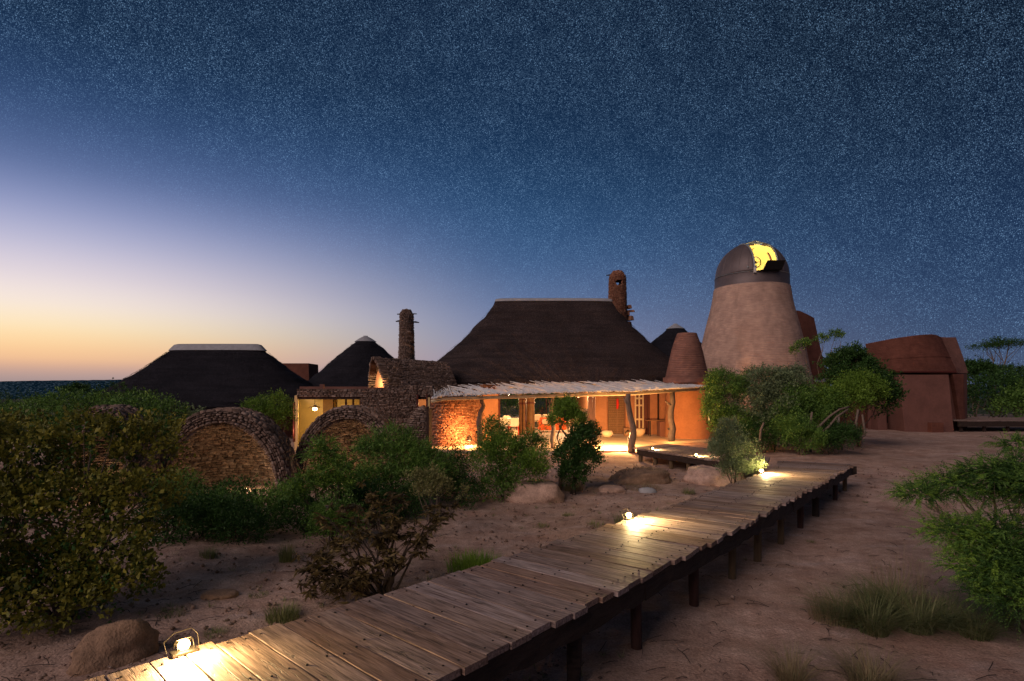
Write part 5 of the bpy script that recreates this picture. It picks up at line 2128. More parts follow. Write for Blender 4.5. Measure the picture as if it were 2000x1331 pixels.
    q = MB(); q.tube([wc - fw * .7 + Vector((0, 0, -.1)), C + Vector((0, 0, -.6)) - sd * .3], .10, 10); q.build('pier', M['black'], tel)
    lp = empty('dome_lamp', C + fw * .45 + Vector((0, 0, .10)), 'yellow work lamp lighting the lining inside the observatory dome', 'lamp')
    q = MB(); q.box(C + fw * .45 + Vector((0, 0, -.25)), (.1, .1, .06)); q.build('housing', M['lampmetal'], lp)
    q = MB(); q.box(C + fw * .45 + Vector((0, 0, -.215)), (.07, .07, .01)); q.build('lens', M['warmglow'], lp)
    point_light(C + fw * .55 + Vector((0, 0, -.02)), 230, (1, .82, .38), .12, lp)


dome()


def back_wing():
    """leaning brick wing behind the tower"""
    Y = 33.5
    root = empty('brick_wing', (XA(1590, Y), Y, .2), 'dark leaning brick wing just right of the observatory tower', 'building')
    c = Vector((XA(1548, Y), Y + 1.2, 0))
    z1a, z1b = zp(603, Y), zp(616, Y)
    # a broad tapered slab with curved face
    n = 26
    ztops = [(1500, 606), (1557, 603), (1575, 604), (1611, 616)]
    b = MB()
    nz = 70

    def S(u, v):
        pxb = 1500 + (1652 - 1500) * u
        pxt = 1500 + (1611 - 1500) * u
        zt = zp(float(np.interp(pxt, [t[0] for t in ztops], [t[1] for t in ztops])), Y)
        z = .1 + (zt - .1) * v
        px = pxb + (pxt - pxb) * v
        g = .010 if (int(v * nz * 1.0) % 1 == 0) else 0
        y = Y - .5 * math.sin(u * PI * .5) * 0 + 1.1 * (u - .2) ** 2 + .5 * v
        return Vector((XA(px, Y), y, z))
    b.grid(S, n, nz)
    b.grid(lambda u, v: S(1, v) + Vector((-.2 * u, 3.0 * u, 0)), 6, nz)
    b.grid(lambda u, v: S(u, 1) + Vector((0, 3.0 * v, 0)), n, 2)
    b.build('brick_wall', M['red'], root)
    q = MB(); q.box((XA(1604, 31), 31.2, 2.15), (1.8, .5, 1.3)); q.build('window_recess', M['black'], root)
    for px, w in ((1596, .35), (1610, .32)):
        q = MB(); q.box((XA(px, 31), 30.9, zp(743, 31)), (w, .02, .22)); q.build('window_pane', M['capdark'], root)
    q = MB(); q.box((XA(1604, 31), 31.0, zp(736, 31)), (1.5, .3, .12)); q.build('lintel', M['frame'], root)


back_wing()


def red_house():
    Y = 33.0
    root = empty('red_brick_house', (XA(1790, Y), Y, .2), 'large deep red brick house with tapered curved walls at the right', 'building')
    zband = zp(728, Y - 1)
    b = MB()
    nz = 128

    def front(u, v):
        # upper tapered body: follows the photographed outline
        pxb = 1692 + (1864 - 1692) * u
        pxt = 1698 + (1847 - 1698) * u
        top = float(np.interp(pxt, [1698, 1740, 1780, 1818, 1835, 1847], [671, 662, 656.5, 653.5, 654.5, 657.5]))
        z = zband + (zp(top, Y) - zband) * v
        px = pxb + (pxt - pxb) * v
        bulge = -.8 * math.sin(u * PI) - .25 * (1 - v)
        return Vector((XA(px, Y), Y + bulge + .35 * v + (.022 if int(round(v * nz)) % 4 == 0 else 0), z))
    b.grid(front, 40, nz)
    b.grid(lambda u, v: front(u, 1) + Vector((2.6 * v, 4 * v, -.1 * v)), 40, 2)
    b.grid(lambda u, v: front(0, v) + Vector((3.0 * (1 - u), 4.5 * (1 - u), 0)), 6, 8)
    b.build('upper_wall', M['red'], root)
    b = MB()
    # flank seen at the right: slopes down to the right
    def flank(u, v):
        a = front(1, v)
        pxt = float(np.interp(v, [0, .45, 1], [1891, 1881, 1867]))
        q = Vector((XA(pxt, Y + 1.0), Y + 1.0, a.z + .05 * u))
        return a + (q - a) * u
    b.grid(flank, 8, nz)
    b.grid(lambda u, v: flank(1, v) + Vector((0, 3.5 * u, 0)), 4, nz)
    b.build('flank_wall', M['turret'], root)
    # step line between lower and upper tier
    q = MB()
    q.tube([front(u, .42) + Vector((0, -.01, 0)) for u in np.linspace(0, 1, 30)], .03, 6)
    q.build('string_course', M['red'], root)
    # lower recessed wall
    q = MB(); q.prism([(XA(1694, Y), Y - .05), (XA(1866, Y), Y - .1), (XA(1889, Y + .9), Y + .9), (XA(1889, Y + 4), Y + 4), (XA(1700, Y + 4), Y + 4)], .0, zband + .02)
    q.build('lower_wall', M['redplaster'], root)
    q = MB(); q.box((XA(1802, Y - 1), Y - .85, zband + .03), (XA(1850, Y - 1) - XA(1742, Y - 1), 1.2, .09)); q.build('eave_slab', M['frame'], root, bevel=.01)
    # protruding front block, tapered
    Yf = 31.3
    q = MB()
    z0 = .05
    bot = [(XA(1769, Yf), Yf), (XA(1864.5, Yf), Yf), (XA(1864.5, Yf), Y + .5), (XA(1775, Yf), Y + .5)]
    top = [(XA(1762, Yf), Yf + .25), (XA(1860, Yf), Yf + .25), (XA(1860, Yf), Y + .5), (XA(1768, Yf), Y + .5)]
    q.prism(bot, z0, zp(732, Yf), top)
    q.build('front_block', M['redplaster'], root, bevel=.03)
    # small box at its foot
    q = MB(); q.box((XA(1829.5, Yf - .2), Yf - .12, z0 + .42), (.68, .3, .72)); q.build('meter_box', M['red'], root, bevel=.015)
    # leaning buttress left of the block
    for a, c_, yy, mt in ((1755, 1766, 32.2, 'red'), (1716, 1731, 32.3, 'redplaster')):
        q = MB(); q.prism([(XA(a, yy), yy), (XA(c_ + 3, yy), yy), (XA(c_ + 3, yy), Y + .3), (XA(a, yy), Y + .3)], .05, zp(731, yy),
                          [(XA(a - 1, yy), yy + .2), (XA(c_ - 4, yy), yy + .2), (XA(c_ - 4, yy), Y + .3), (XA(a - 1, yy), Y + .3)])
        q.build('buttress', M[mt], root, bevel=.01)
    # leaning blade at the right
    yy = 32.6
    q = MB(); q.prism([(XA(1879, yy), yy), (XA(1892, yy), yy + .2), (XA(1892, yy), yy + 2), (XA(1879, yy), yy + 2)], .3, zp(731, yy),
                      [(XA(1861, yy), yy), (XA(1888, yy), yy + .2), (XA(1888, yy), yy + 2), (XA(1861, yy), yy + 2)])
    q.build('leaning_buttress', M['red'], root, bevel=.01)
    # tall dark window
    q = MB(); q.box((XA(1738, Y), Y - .06, (zp(826, Y) + zp(735, Y)) / 2), (.42, .12, zp(735, Y) - zp(826, Y))); w_ = q.build('window', M['black'], root)
    q = MB(); q.box((XA(1738, Y), Y - .13, zp(797, Y)), (.44, .05, .04)); q.build('window_rail', M['capdark'], root)
    # lower brick link wall at the left
    q = MB(); q.prism([(XA(1640, 35), 35), (XA(1706, 35), 34.8), (XA(1706, 37), 37), (XA(1640, 37), 37)], 0, zp(694, 35)); q.build('link_wall', M['red'], root)
    q = MB(); q.box((XA(1897, 32), 33.4, 1.7), (.10, .10, 2.7)); q.build('corner_post', M['black'], root)


red_house()


def side_deck():
    root = empty('side_deck', (XA(1935, 32), 32, .3), 'grey timber deck beside the deep red house at the right edge', 'deck')
    x0, x1 = XA(1866, 31.4), XA(2110, 31.4)
    for k in range(16):
        y = 31.3 + k * .24
        q = MB(); q.box(((x0 + x1) / 2 + random.uniform(-.02, .02), y, .92), (x1 - x0, .22, .04)); q.build('plank', M['plank'], root)
    q = MB(); q.box(((x0 + x1) / 2, 31.22, .74), (x1 - x0, .06, .28)); q.build('edge_beam', M['burnt'], root)
    for k in range(6):
        q = MB(); q.box((x0 + .3 + k * 1.3, 31.4, .45), (.12, .12, .8)); q.build('post', M['burnt'], root)


side_deck()


def dark_wall():
    Y = 40
    q = MB(); q.prism([(XA(540, Y), Y), (XA(608, Y), Y), (XA(608, Y), Y + 2), (XA(540, Y), Y + 2)], -1, zp(710, Y), [(XA(540, Y), Y), (XA(602.5, Y), Y), (XA(602.5, Y), Y + 2), (XA(540, Y), Y + 2)])
    tag(q.build('brick_block', M['red'], None), 'dark red flat topped block between the black thatch and the conical hut', 'building')
    Y = 31
    q = MB(); q.prism([(XA(585, Y), Y), (XA(760, Y), Y), (XA(760, Y), Y + 2), (XA(585, Y), Y + 2)], -.3, zp(755.5, Y))
    tag(q.build('wall', M['redplaster'], None), 'dark reddish wall under the conical hut behind the stone wing', 'wall')


dark_wall()


# ------------------------------------------------------------------ vegetation
def unit(v):
    return v / np.maximum(np.linalg.norm(v, axis=-1, keepdims=True), 1e-9)


def lump(p, s=1.0, seed=0.0):
    x, y, z = p[:, 0] * s + seed, p[:, 1] * s - seed * .7, p[:, 2] * s + seed * .3
    return (np.sin(x * 2.1 + np.sin(y * 1.7)) + np.sin(y * 2.6 + np.sin(z * 2.3)) + np.sin(z * 2.9 + np.sin(x * 1.9))) / 3


def leaf_mesh(base, axis, L, Wd, fold=.25, rng=RNG):
    """kite shaped folded leaves; base (n,3), axis (n,3) unit, L (n,), Wd (n,)"""
    n = len(base)
    r = unit(rng.normal(size=(n, 3)))
    side = unit(np.cross(axis, r))
    nr = np.cross(axis, side)
    L = L[:, None]; Wd = Wd[:, None]
    v0 = base
    v1 = base + axis * L * .42 + side * Wd * .5 + nr * Wd * fold
    v2 = base + axis * L
    v3 = base + axis * L * .42 - side * Wd * .5 + nr * Wd * fold
    V = np.stack([v0, v1, v2, v3], 1).reshape(-1, 3)
    F = np.arange(4 * n).reshape(-1, 4)
    return V, F


def crown_points(clumps, n, seed, shell=.55, gap=.0):
    rng = np.random.default_rng(seed)
    cl = np.array([c[:6] for c in clumps], float)
    wts = np.array([(c[3] * c[4] + c[4] * c[5] + c[3] * c[5]) * (c[6] if len(c) > 6 else 1) for c in clumps]); wts /= wts.sum()
    k = rng.choice(len(cl), size=int(n * 1.5), p=wts)
    d = unit(rng.normal(size=(len(k), 3)))
    r = shell + (1 - shell) * rng.random((len(k), 1)) ** .7
    r = r + (rng.random((len(k), 1)) < .10) * rng.random((len(k), 1)) * .30
    low = d[:, 2] < -.35
    keep = ~low | (rng.random(len(k)) < .35)
    p = cl[k, :3] + d * r * cl[k, 3:6] * (1 + .36 * lump(d * 2.6, 1.0, seed % 7)[:, None])
    if gap > 0:
        keep &= lump(p, 2.6, seed * 1.3) > (-1 + gap)
    p, d = p[keep][:n], d[keep][:n]
    return p, d, rng


def foliage(name, clumps, tufts, per, size, aspect, mat, parent, seed, up=.25, spread=.10, droop=0.0, gap=.35, shell=.5, jitter=.9):
    p, d, rng = crown_points(clumps, tufts, seed, shell, gap)
    n = len(p)
    tw = unit(d * .8 + rng.normal(0, .5, (n, 3)) + np.array([0, 0, up]))
    t = rng.random((n, per, 1))
    base = p[:, None, :] + tw[:, None, :] * (t * spread * 1.6) + rng.normal(0, spread * .28, (n, per, 3))
    ax = unit(tw[:, None, :] * .8 + rng.normal(0, jitter, (n, per, 3)) * .8 + np.array([0, 0, up - droop]))
    L = size * (.55 + .8 * rng.random(n * per))
    V, F = leaf_mesh(base.reshape(-1, 3), ax.reshape(-1, 3), L, L * aspect, rng=rng)
    V = V - np.array(parent.location)
    o = link(name, mesh_np(name, V, F), mat, parent)
    o['kind'] = 'stuff'
    return o


def fronds(name, clumps, nf, length, leaf, mat, parent, seed, droop=.5, per=16, gap=.3, shell=.3, flat=.0):
    """feathery pinnate sprays"""
    p, d, rng = crown_points(clumps, nf, seed, shell, gap)
    n = len(p)
    if flat:
        d[:, 2] *= (1 - flat); d = unit(d)
    ax = unit(d + rng.normal(0, .45, (n, 3)) + np.array([0, 0, .15]))
    Lf = length * (.6 + .7 * rng.random((n, 1)))
    s = np.linspace(.08, 1, per)[None, :, None]
    pos = p[:, None, :] + ax[:, None, :] * Lf[:, None] * s + np.array([0, 0, -1]) * (droop * Lf[:, None] * s * s * .5)
    tang = unit(ax[:, None, :] + np.array([0, 0, -1]) * droop * s)
    sd = unit(np.cross(tang, np.array([0, 0, 1.0]) + rng.normal(0, .35, (n, 1, 3))))
    B, A, LL = [], [], []
    for sg in (-1, 1):
        B.append(pos); A.append(unit(sd * sg + tang * .75 + np.array([0, 0, -.25]) + rng.normal(0, .12, pos.shape)))
        LL.append(np.broadcast_to(leaf * (1.15 - .75 * s), pos.shape[:2] + (1,)))
    B = np.concatenate(B, 1).reshape(-1, 3); A = np.concatenate(A, 1).reshape(-1, 3); LL = np.concatenate(LL, 1).reshape(-1)
    V, F = leaf_mesh(B, A, LL, LL * .34, fold=.1, rng=rng)
    V = V - np.array(parent.location)
    o = link(name, mesh_np(name, V, F), mat, parent)
    o['kind'] = 'stuff'
    return o


def branches(root, base, clumps, r0, mat, seed, twigs=5, name='branch', trunk=True, stems=1):
    rnd = random.Random(seed)
    base = Vector(base)
    b = MB()
    n_m = 0
    for ci, c in enumerate(clumps):
        q = Vector(c[:3])
        st = base + Vector((rnd.uniform(-.08, .08) * stems, rnd.uniform(-.06, .06) * stems, -.05))
        pts = [st]
        m = 7
        for k in range(1, m + 1):
            t = k / m
            p = st.lerp(q, t)
            p.z = st.z + (q.z - st.z) * (t ** .8)
            w = (q - st).length * .06 * math.sin(t * PI)
            p += Vector((rnd.uniform(-w, w), rnd.uniform(-w, w), rnd.uniform(-w, w)))
            pts.append(p)
        rr = r0 * rnd.uniform(.6, 1.0)
        b.tube(pts, [rr * (1 - .75 * k / m) for k in range(m + 1)], 7, wob=.12)
        for w_ in range(twigs):
            t0 = rnd.uniform(.45, 1.0)
            a = pts[min(int(t0 * m), m)]
            d = Vector((rnd.gauss(0, 1), rnd.gauss(0, 1), rnd.gauss(.25, .8))).normalized()
            e = Vector((c[0] + d.x * c[3] * .9, c[1] + d.y * c[4] * .9, c[2] + d.z * c[5] * .9))
            mid = a.lerp(e, .5) + Vector((rnd.uniform(-.1, .1), rnd.uniform(-.1, .1), rnd.uniform(-.02, .12))) * c[3]
            b.tube([a, a.lerp(mid, .5) + Vector((0, 0, .02)), mid, e], [rr * .32, rr * .25, rr * .18, rr * .07], 5)
    b.build(name, mat, root, smooth=True)


def PXC(px, py, Y, rx, ry, rz, w=1.0):
    """clump centre given by its place in the photograph and its depth, radii in metres"""
    c = P(px, py, Y)
    return (c.x, c.y, c.z, rx, ry, rz, w)


def plant(name, label, cat, base, clumps, parts, bark='bark', r0=.03, twigs=4, seed=1, group=None, do_branches=True):
    base = Vector((base[0], base[1], gz(base[0], base[1])))
    root = empty(name, base, label, cat, group)
    for i, q in enumerate(parts):
        q = dict(q)
        fn = q.pop('fn', 'leaf')
        cl = q.pop('clumps', clumps)
        mat = M[q.pop('mat')]
        if fn == 'leaf':
            foliage('crown', cl, mat=mat, parent=root, seed=seed * 13 + i, **q)
        else:
            fronds('crown', cl, mat=mat, parent=root, seed=seed * 13 + i, **q)
    if do_branches:
        branches(root, base, clumps, r0, M[bark], seed, twigs)
    return root


# --- the great olive shrub at the left edge
Yb = 6.6
cl = [PXC(40, 900, 7.0, .62, .55, .42), PXC(180, 870, 7.3, .62, .6, .38), PXC(-80, 880, 6.8, .6, .6, .5), PXC(285, 880, 7.6, .42, .45, .33, .8), PXC(120, 980, 6.8, .75, .6, .45),
      PXC(265, 985, 7.0, .45, .45, .38), PXC(0, 1020, 6.4, .6, .5, .45), PXC(200, 1085, 6.6, .55, .5, .38), PXC(80, 1120, 6.3, .55, .5, .4), PXC(-70, 1080, 6.0, .5, .5, .5),
      PXC(245, 1140, 6.4, .28, .35, .24), PXC(20, 850, 7.9, .5, .5, .26, .6), PXC(310, 842, 8.2, .28, .3, .2, .6), PXC(120, 1180, 6.1, .6, .4, .3), PXC(-20, 1180, 5.8, .5, .4, .35)]
plant('olive_shrub', 'huge olive leaved shrub filling the left edge of the garden', 'shrub', (-5.1, 6.4), cl,
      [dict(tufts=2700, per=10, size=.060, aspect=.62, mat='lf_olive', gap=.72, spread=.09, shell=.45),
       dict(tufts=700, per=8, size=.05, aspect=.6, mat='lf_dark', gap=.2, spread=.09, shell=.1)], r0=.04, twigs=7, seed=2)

# --- canopy behind it
for i, (px, py, Y, rx, rz, mt, lab) in enumerate((
        (150, 785, 19, 1.3, .45, 'lf_green', 'hazy green shrub behind the small reddish vault'), (275, 795, 17.5, 1.1, .45, 'lf_green', 'mid green shrub under the left slope of the black thatch'),
        (345, 815, 18.5, .85, .45, 'lf_grey', 'grey green shrub in front of the black thatch eave'), (60, 800, 21, 1.5, .45, 'lf_green', 'broad shrub at the far left below the hills'),
        (230, 772, 24, 1.6, .5, 'lf_dark', 'dark shrub at the left foot of the black thatch'), (20, 782, 30, 2.4, .5, 'lf_dark', 'low dark thicket at the left edge under the hills'))):
    c = P(px, py, Y)
    cl = [(c.x, c.y, c.z - rz * .3, rx, .8, rz), (c.x - rx * .6, c.y, c.z - rz * .7, rx * .6, .7, rz * .9), (c.x + rx * .6, c.y + .1, c.z - rz * .8, rx * .6, .7, rz * .9), (c.x, c.y, c.z - 1.2, rx * 1.05, .8, .7)]
    plant('shrub', lab, 'shrub', (c.x, c.y), cl, [dict(tufts=750, per=8, size=.085, aspect=.5, mat=mt, gap=.3, spread=.14)], r0=.04, twigs=3, seed=30 + i)
c = P(143, 757, 60)
plant('far_tree', 'small lone tree against the far hill at the left', 'tree', (c.x, c.y), [(c.x, 60, c.z - .6, 1.4, 1, .5), (c.x + .6, 60, c.z - .2, .8, .8, .4)],
      [dict(tufts=220, per=8, size=.22, aspect=.5, mat='lf_dark', gap=.5, spread=.3)], r0=.08, seed=44)

# --- bright little tree above the first vault
cl = [PXC(500, 798, 19.5, .42, .4, .28), PXC(540, 790, 19.7, .42, .4, .34), PXC(525, 812, 19.4, .5, .4, .3), PXC(560, 812, 19.6, .25, .3, .35)]
plant('small_tree', 'bright green little tree rising behind the widest stone vault', 'tree', (XA(530, 19.6), 19.6), cl,
      [dict(tufts=650, per=9, size=.07, aspect=.4, mat='lf_bright', gap=.25, spread=.12)], r0=.04, seed=50)

# --- low dark bushes in front of the vaults
for i, (px, py, Y, rx, rz, mt, lab, sz) in enumerate((
        (345, 955, 11.3, .40, .28, 'lf_green', 'mid green bush right of the olive shrub before the widest vault', .055),
        (395, 1000, 10.2, .62, .34, 'lf_dark', 'deep green bush low beside the olive shrub', .055),
        (470, 1025, 9.9, .45, .26, 'lf_dark', 'rounded dark green bush on the edge of the open sand', .05),
        (455, 968, 11.6, .5, .26, 'lf_dark', 'dark bush hiding the foot of the widest vault', .055),
        (548, 978, 11.2, .5, .34, 'lf_green', 'green bush standing between the two big vaults', .055),
        (600, 1005, 10.6, .45, .36, 'lf_dark', 'dark bush below the feathery young tree', .055),
        (330, 1010, 9.6, .4, .30, 'lf_dark', 'blackish bush in the shade of the olive shrub', .055),
        (850, 935, 13.2, .42, .42, 'lf_dark', 'dark bush just left of the lit garden step', .055),
        (885, 905, 14.2, .30, .36, 'lf_dark', 'small pointed dark bush in front of the lit garden step', .05),
        (720, 985, 11.0, .55, .34, 'lf_dark', 'dark bush under the broad willowy shrub', .055),
        (790, 980, 11.4, .40, .30, 'lf_dark', 'dark low bush behind the dusky drooping shrub', .05),
        (425, 990, 10.8, .45, .28, 'lf_green', 'loose green bush before the left foot of the widest vault', .055),
        (690, 940, 11.9, .38, .40, 'lf_green', 'upright green bush between feathery tree and willowy shrub', .055),
        (655, 1010, 9.6, .35, .26, 'lf_green', 'loose green bush behind the top of the dusky shrub', .05),
        (900, 955, 12.4, .34, .28, 'lf_dark', 'dark bush between the willowy shrub and the full round bush', .05))):
    c = P(px, py, Y)
    g = gz(c.x, c.y)
    cl = [(c.x, c.y, c.z, rx, .5, rz), (c.x - rx * .6, c.y + .1, (c.z + g) / 2 + .1, rx * .7, .4, rz * .9), (c.x + rx * .55, c.y - .1, (c.z + g) / 2 + .12, rx * .7, .4, rz * .9),
          (c.x, c.y - .1, max(g + .25, c.z - rz * 1.3), rx * .9, .4, .35)]
    plant('bush', lab, 'bush', (c.x, c.y), cl, [dict(tufts=520, per=9, size=sz * 1.05, aspect=.42, mat=mt, gap=.6, spread=.11)], bark='barkdark', r0=.02, twigs=4, seed=60 + i)

# --- feathery young tree in front of the second vault
cl = [PXC(630, 885, 10.6, .24, .24, .24), PXC(650, 915, 10.5, .32, .28, .22), PXC(602, 945, 10.3, .28, .26, .14), PXC(660, 945, 10.4, .25, .25, .14), PXC(575, 962, 10.1, .14, .18, .08)]
plant('feathery_tree', 'slender feathery young tree in front of the dark arched vault mouth', 'tree', (XA(657, 10.4), 10.3), cl,
      [dict(fn='frond', nf=330, length=.30, leaf=.055, mat='lf_green', droop=.7, gap=.2), dict(tufts=420, per=8, size=.05, aspect=.4, mat='lf_bright', gap=.3, spread=.09)],
      r0=.03, twigs=3, seed=80)

# --- broad willowy shrub
cl = [PXC(765, 870, 12.2, .45, .4, .34), PXC(800, 895, 12.0, .5, .4, .32), PXC(725, 880, 12.4, .34, .35, .22), PXC(840, 915, 11.9, .38, .35, .28), PXC(780, 940, 11.8, .5, .4, .3), PXC(730, 935, 12.0, .35, .35, .28)]
plant('willowy_shrub', 'broad mid green willowy shrub in front of the stone wall corner', 'shrub', (XA(775, 12), 12.0), cl,
      [dict(tufts=1900, per=9, size=.075, aspect=.24, mat='lf_green', gap=.3, spread=.11)], r0=.03, twigs=6, seed=82)
# --- pale olive shrub
cl = [PXC(838, 935, 9.9, .22, .2, .16), PXC(808, 928, 9.9, .10, .1, .07), PXC(862, 950, 9.8, .15, .15, .12), PXC(825, 962, 9.8, .14, .14, .10), PXC(905, 960, 9.9, .06, .06, .10)]
plant('pale_shrub', 'small pale olive shrub with thin stems before the willowy shrub', 'shrub', (XA(842, 9.8), 9.7), cl,
      [dict(tufts=300, per=8, size=.045, aspect=.45, mat='lf_pale', gap=.35, spread=.07)], r0=.012, twigs=5, seed=84)


# --- dusky large-leaved shrub at the boardwalk
def dusky():
    Y = 7.4
    heads = [(640, 1010, 7.6), (690, 1005, 7.7), (735, 1010, 7.4), (780, 1020, 7.3), (805, 1045, 7.2), (700, 1050, 7.3), (740, 1065, 7.2), (660, 1065, 7.3), (620, 1090, 7.0), (650, 1110, 6.9), (690, 1105, 7.0), (610, 1130, 6.8),
             (665, 1135, 6.7), (845, 1015, 7.6), (868, 1000, 7.9), (830, 1060, 7.2), (775, 975, 8.0), (735, 975, 8.0), (600, 1105, 6.9), (720, 1120, 6.8), (760, 1050, 7.2), (640, 1145, 6.7), (690, 1140, 6.7), (770, 1090, 7.0)]
    base = Vector((XA(745, 6.9), 7.0, 0)); base.z = gz(base.x, base.y)
    root = empty('drooping_shrub', base, 'dusky shrub with whorls of long drooping leaves right beside the boardwalk', 'shrub')
    rng = np.random.default_rng(5)
    B, A, L = [], [], []
    cl = []
    for (px, py, y) in heads:
        c = P(px, py, y)
        for k in range(11):
            h = np.array(c) + rng.normal(0, .085, 3)
            n = 17
            ang = rng.random(n) * 2 * PI
            ax = np.stack([np.cos(ang), np.sin(ang), rng.normal(-.35, .45, n)], 1)
            B.append(np.repeat(h[None], n, 0) + rng.normal(0, .012, (n, 3))); A.append(unit(ax)); L.append(.065 + .065 * rng.random(n))
        cl.append((c.x, c.y, c.z, .07, .07, .06, 1))
    B, A, L = np.concatenate(B), np.concatenate(A), np.concatenate(L)
    # bent leaves: two kites end to end
    V1, F1 = leaf_mesh(B, A, L, L * .26, .12, rng)
    o = link('crown', mesh_np('crown', V1 - np.array(root.location), F1), M['lf_brown'], root); o['kind'] = 'stuff'
    branches(root, base, cl, .028, M['barkdark'], 6, 2)


dusky()

# --- shrubs in front of the lit terrace
cl = [PXC(960, 845, 13.4, .34, .3, .28), PXC(990, 880, 13.2, .45, .4, .36), PXC(950, 900, 13.0, .35, .35, .34), PXC(1035, 875, 13.5, .38, .3, .26), PXC(1020, 920, 13.0, .45, .4, .34), PXC(965, 950, 12.8, .35, .3, .26), PXC(1045, 850, 13.6, .22, .2, .2, .5)]
plant('round_bush', 'full mid green bush in front of the lit terrace above the layered boulder', 'bush', (XA(990, 13.1), 13.1), cl,
      [dict(tufts=2000, per=9, size=.062, aspect=.35, mat='lf_green', gap=.3, spread=.10), dict(tufts=500, per=8, size=.055, aspect=.35, mat='lf_bright', gap=.3, spread=.10, clumps=[PXC(975, 875, 12.8, .35, .2, .25), PXC(1040, 905, 12.7, .3, .2, .22)])],
      r0=.03, twigs=7, seed=90)
cl = [PXC(1105, 800, 13.9, .24, .2, .22), PXC(1090, 822, 13.9, .2, .2, .14), PXC(1125, 818, 13.9, .2, .2, .14)]
plant('slim_tree', 'slim tree with twisted grey trunk rising in front of the terrace opening', 'tree', (XA(1094, 13.9), 13.9), cl,
      [dict(tufts=600, per=8, size=.06, aspect=.38, mat='lf_bright', gap=.3, spread=.09)], r0=.05, twigs=3, seed=92)
cl = [PXC(1135, 860, 13.7, .34, .3, .28), PXC(1110, 890, 13.5, .34, .3, .28), PXC(1145, 895, 13.6, .30, .3, .30), PXC(1118, 925, 13.4, .28, .3, .24), PXC(1150, 845, 13.8, .22, .2, .2)]
plant('dark_bush', 'dense dark green bush silhouetted against the bright terrace floor', 'bush', (XA(1118, 13.5), 13.5), cl,
      [dict(tufts=1500, per=9, size=.055, aspect=.5, mat='lf_dark', gap=.22, spread=.09)], bark='barkdark', r0=.03, twigs=6, seed=94)

# --- shrub at the boardwalk bend
cl = [PXC(1425, 850, 13.0, .24, .25, .30), PXC(1440, 885, 12.8, .36, .3, .28), PXC(1460, 905, 12.7, .28, .25, .20), PXC(1405, 875, 12.9, .18, .2, .18), PXC(1435, 915, 12.7, .30, .25, .16), PXC(1398, 880, 12.8, .10, .1, .12)]
plant('grey_shrub', 'grey green shrub hugging the bend of the boardwalk beside a deck lamp', 'shrub', (XA(1440, 12.9), 12.95), cl,
      [dict(tufts=1300, per=9, size=.058, aspect=.30, mat='lf_grey', gap=.25, spread=.09)], r0=.02, twigs=6, seed=96)

# --- the tree group right of the turret
G2 = [
    ('fine_leaved_tree', 'yellowish fine leaved tree next to the turret window', 'lf_green', [(1415, 760, 21, .55, .5), (1400, 800, 21, .4, .55), (1430, 830, 21, .6, .55), (1412, 745, 21, .4, .3)], .07, .3),
    ('tall_shrub', 'tallest grey green shrub in front of the tower base', 'lf_grey', [(1490, 750, 21.5, .75, .5), (1530, 765, 21.5, .8, .6), (1465, 790, 21, .6, .6), (1515, 810, 21, .8, .6), (1550, 740, 22, .4, .4)], .075, .42),
    ('spreading_tree', 'spreading tree with pale arching stems between tower and red house', 'lf_bright', [(1600, 785, 21.5, .7, .45), (1655, 775, 21.2, .65, .45), (1680, 755, 21.6, .6, .4), (1575, 800, 21.3, .5, .4), (1700, 770, 21.8, .45, .4)], .07, .4),
    ('leafy_shrub', 'bright leafy shrub low between the tall shrub and the arching stems', 'lf_green', [(1555, 790, 21, .55, .5), (1540, 815, 20.6, .5, .4), (1600, 820, 20.8, .45, .35), (1625, 790, 21, .4, .35)], .07, .4),
    ('dark_tree', 'darkest green tree top between the brick wing and the red house', 'lf_dark', [(1655, 715, 23.5, .75, .5), (1690, 740, 23, .8, .5), (1720, 770, 22.4, .55, .55), (1640, 745, 23, .6, .4), (1668, 700, 23.6, .35, .35)], .085, .5),
    ('low_bush', 'low green bush at the foot of the pale arching stems', 'lf_green', [(1560, 850, 19.8, .45, .35), (1540, 835, 20, .35, .35), (1585, 860, 19.6, .35, .25)], .06, .35),
    ('low_bush', 'low deep green bush right of the pale arching stems', 'lf_dark', [(1640, 852, 20.0, .55, .32), (1615, 862, 19.8, .35, .25)], .06, .35),
    ('low_bush', 'shadowed bush filling the gap under the tall shrub', 'lf_dark', [(1490, 850, 20.6, .7, .45), (1520, 840, 20.8, .7, .5), (1460, 855, 20.4, .5, .4)], .06, .35),
]
for i, (nm, lab, mt, cs, sz, asp) in enumerate(G2):
    cl = [PXC(px, py, Y, r * 1.12, r * .9, rz * 1.12) for px, py, Y, r, rz in cs]
    bx = sum(c[0] for c in cl) / len(cl); by = sum(c[1] for c in cl) / len(cl)
    plant(nm, lab, 'bush' if 'bush' in nm else 'shrub' if 'shrub' in nm else 'tree', (bx, by), cl,
          [dict(tufts=int(620 * len(cs)), per=9, size=sz * 1.12, aspect=asp, mat=mt, gap=.55, spread=.15)], r0=.045, twigs=6, seed=100 + i, bark='bark')


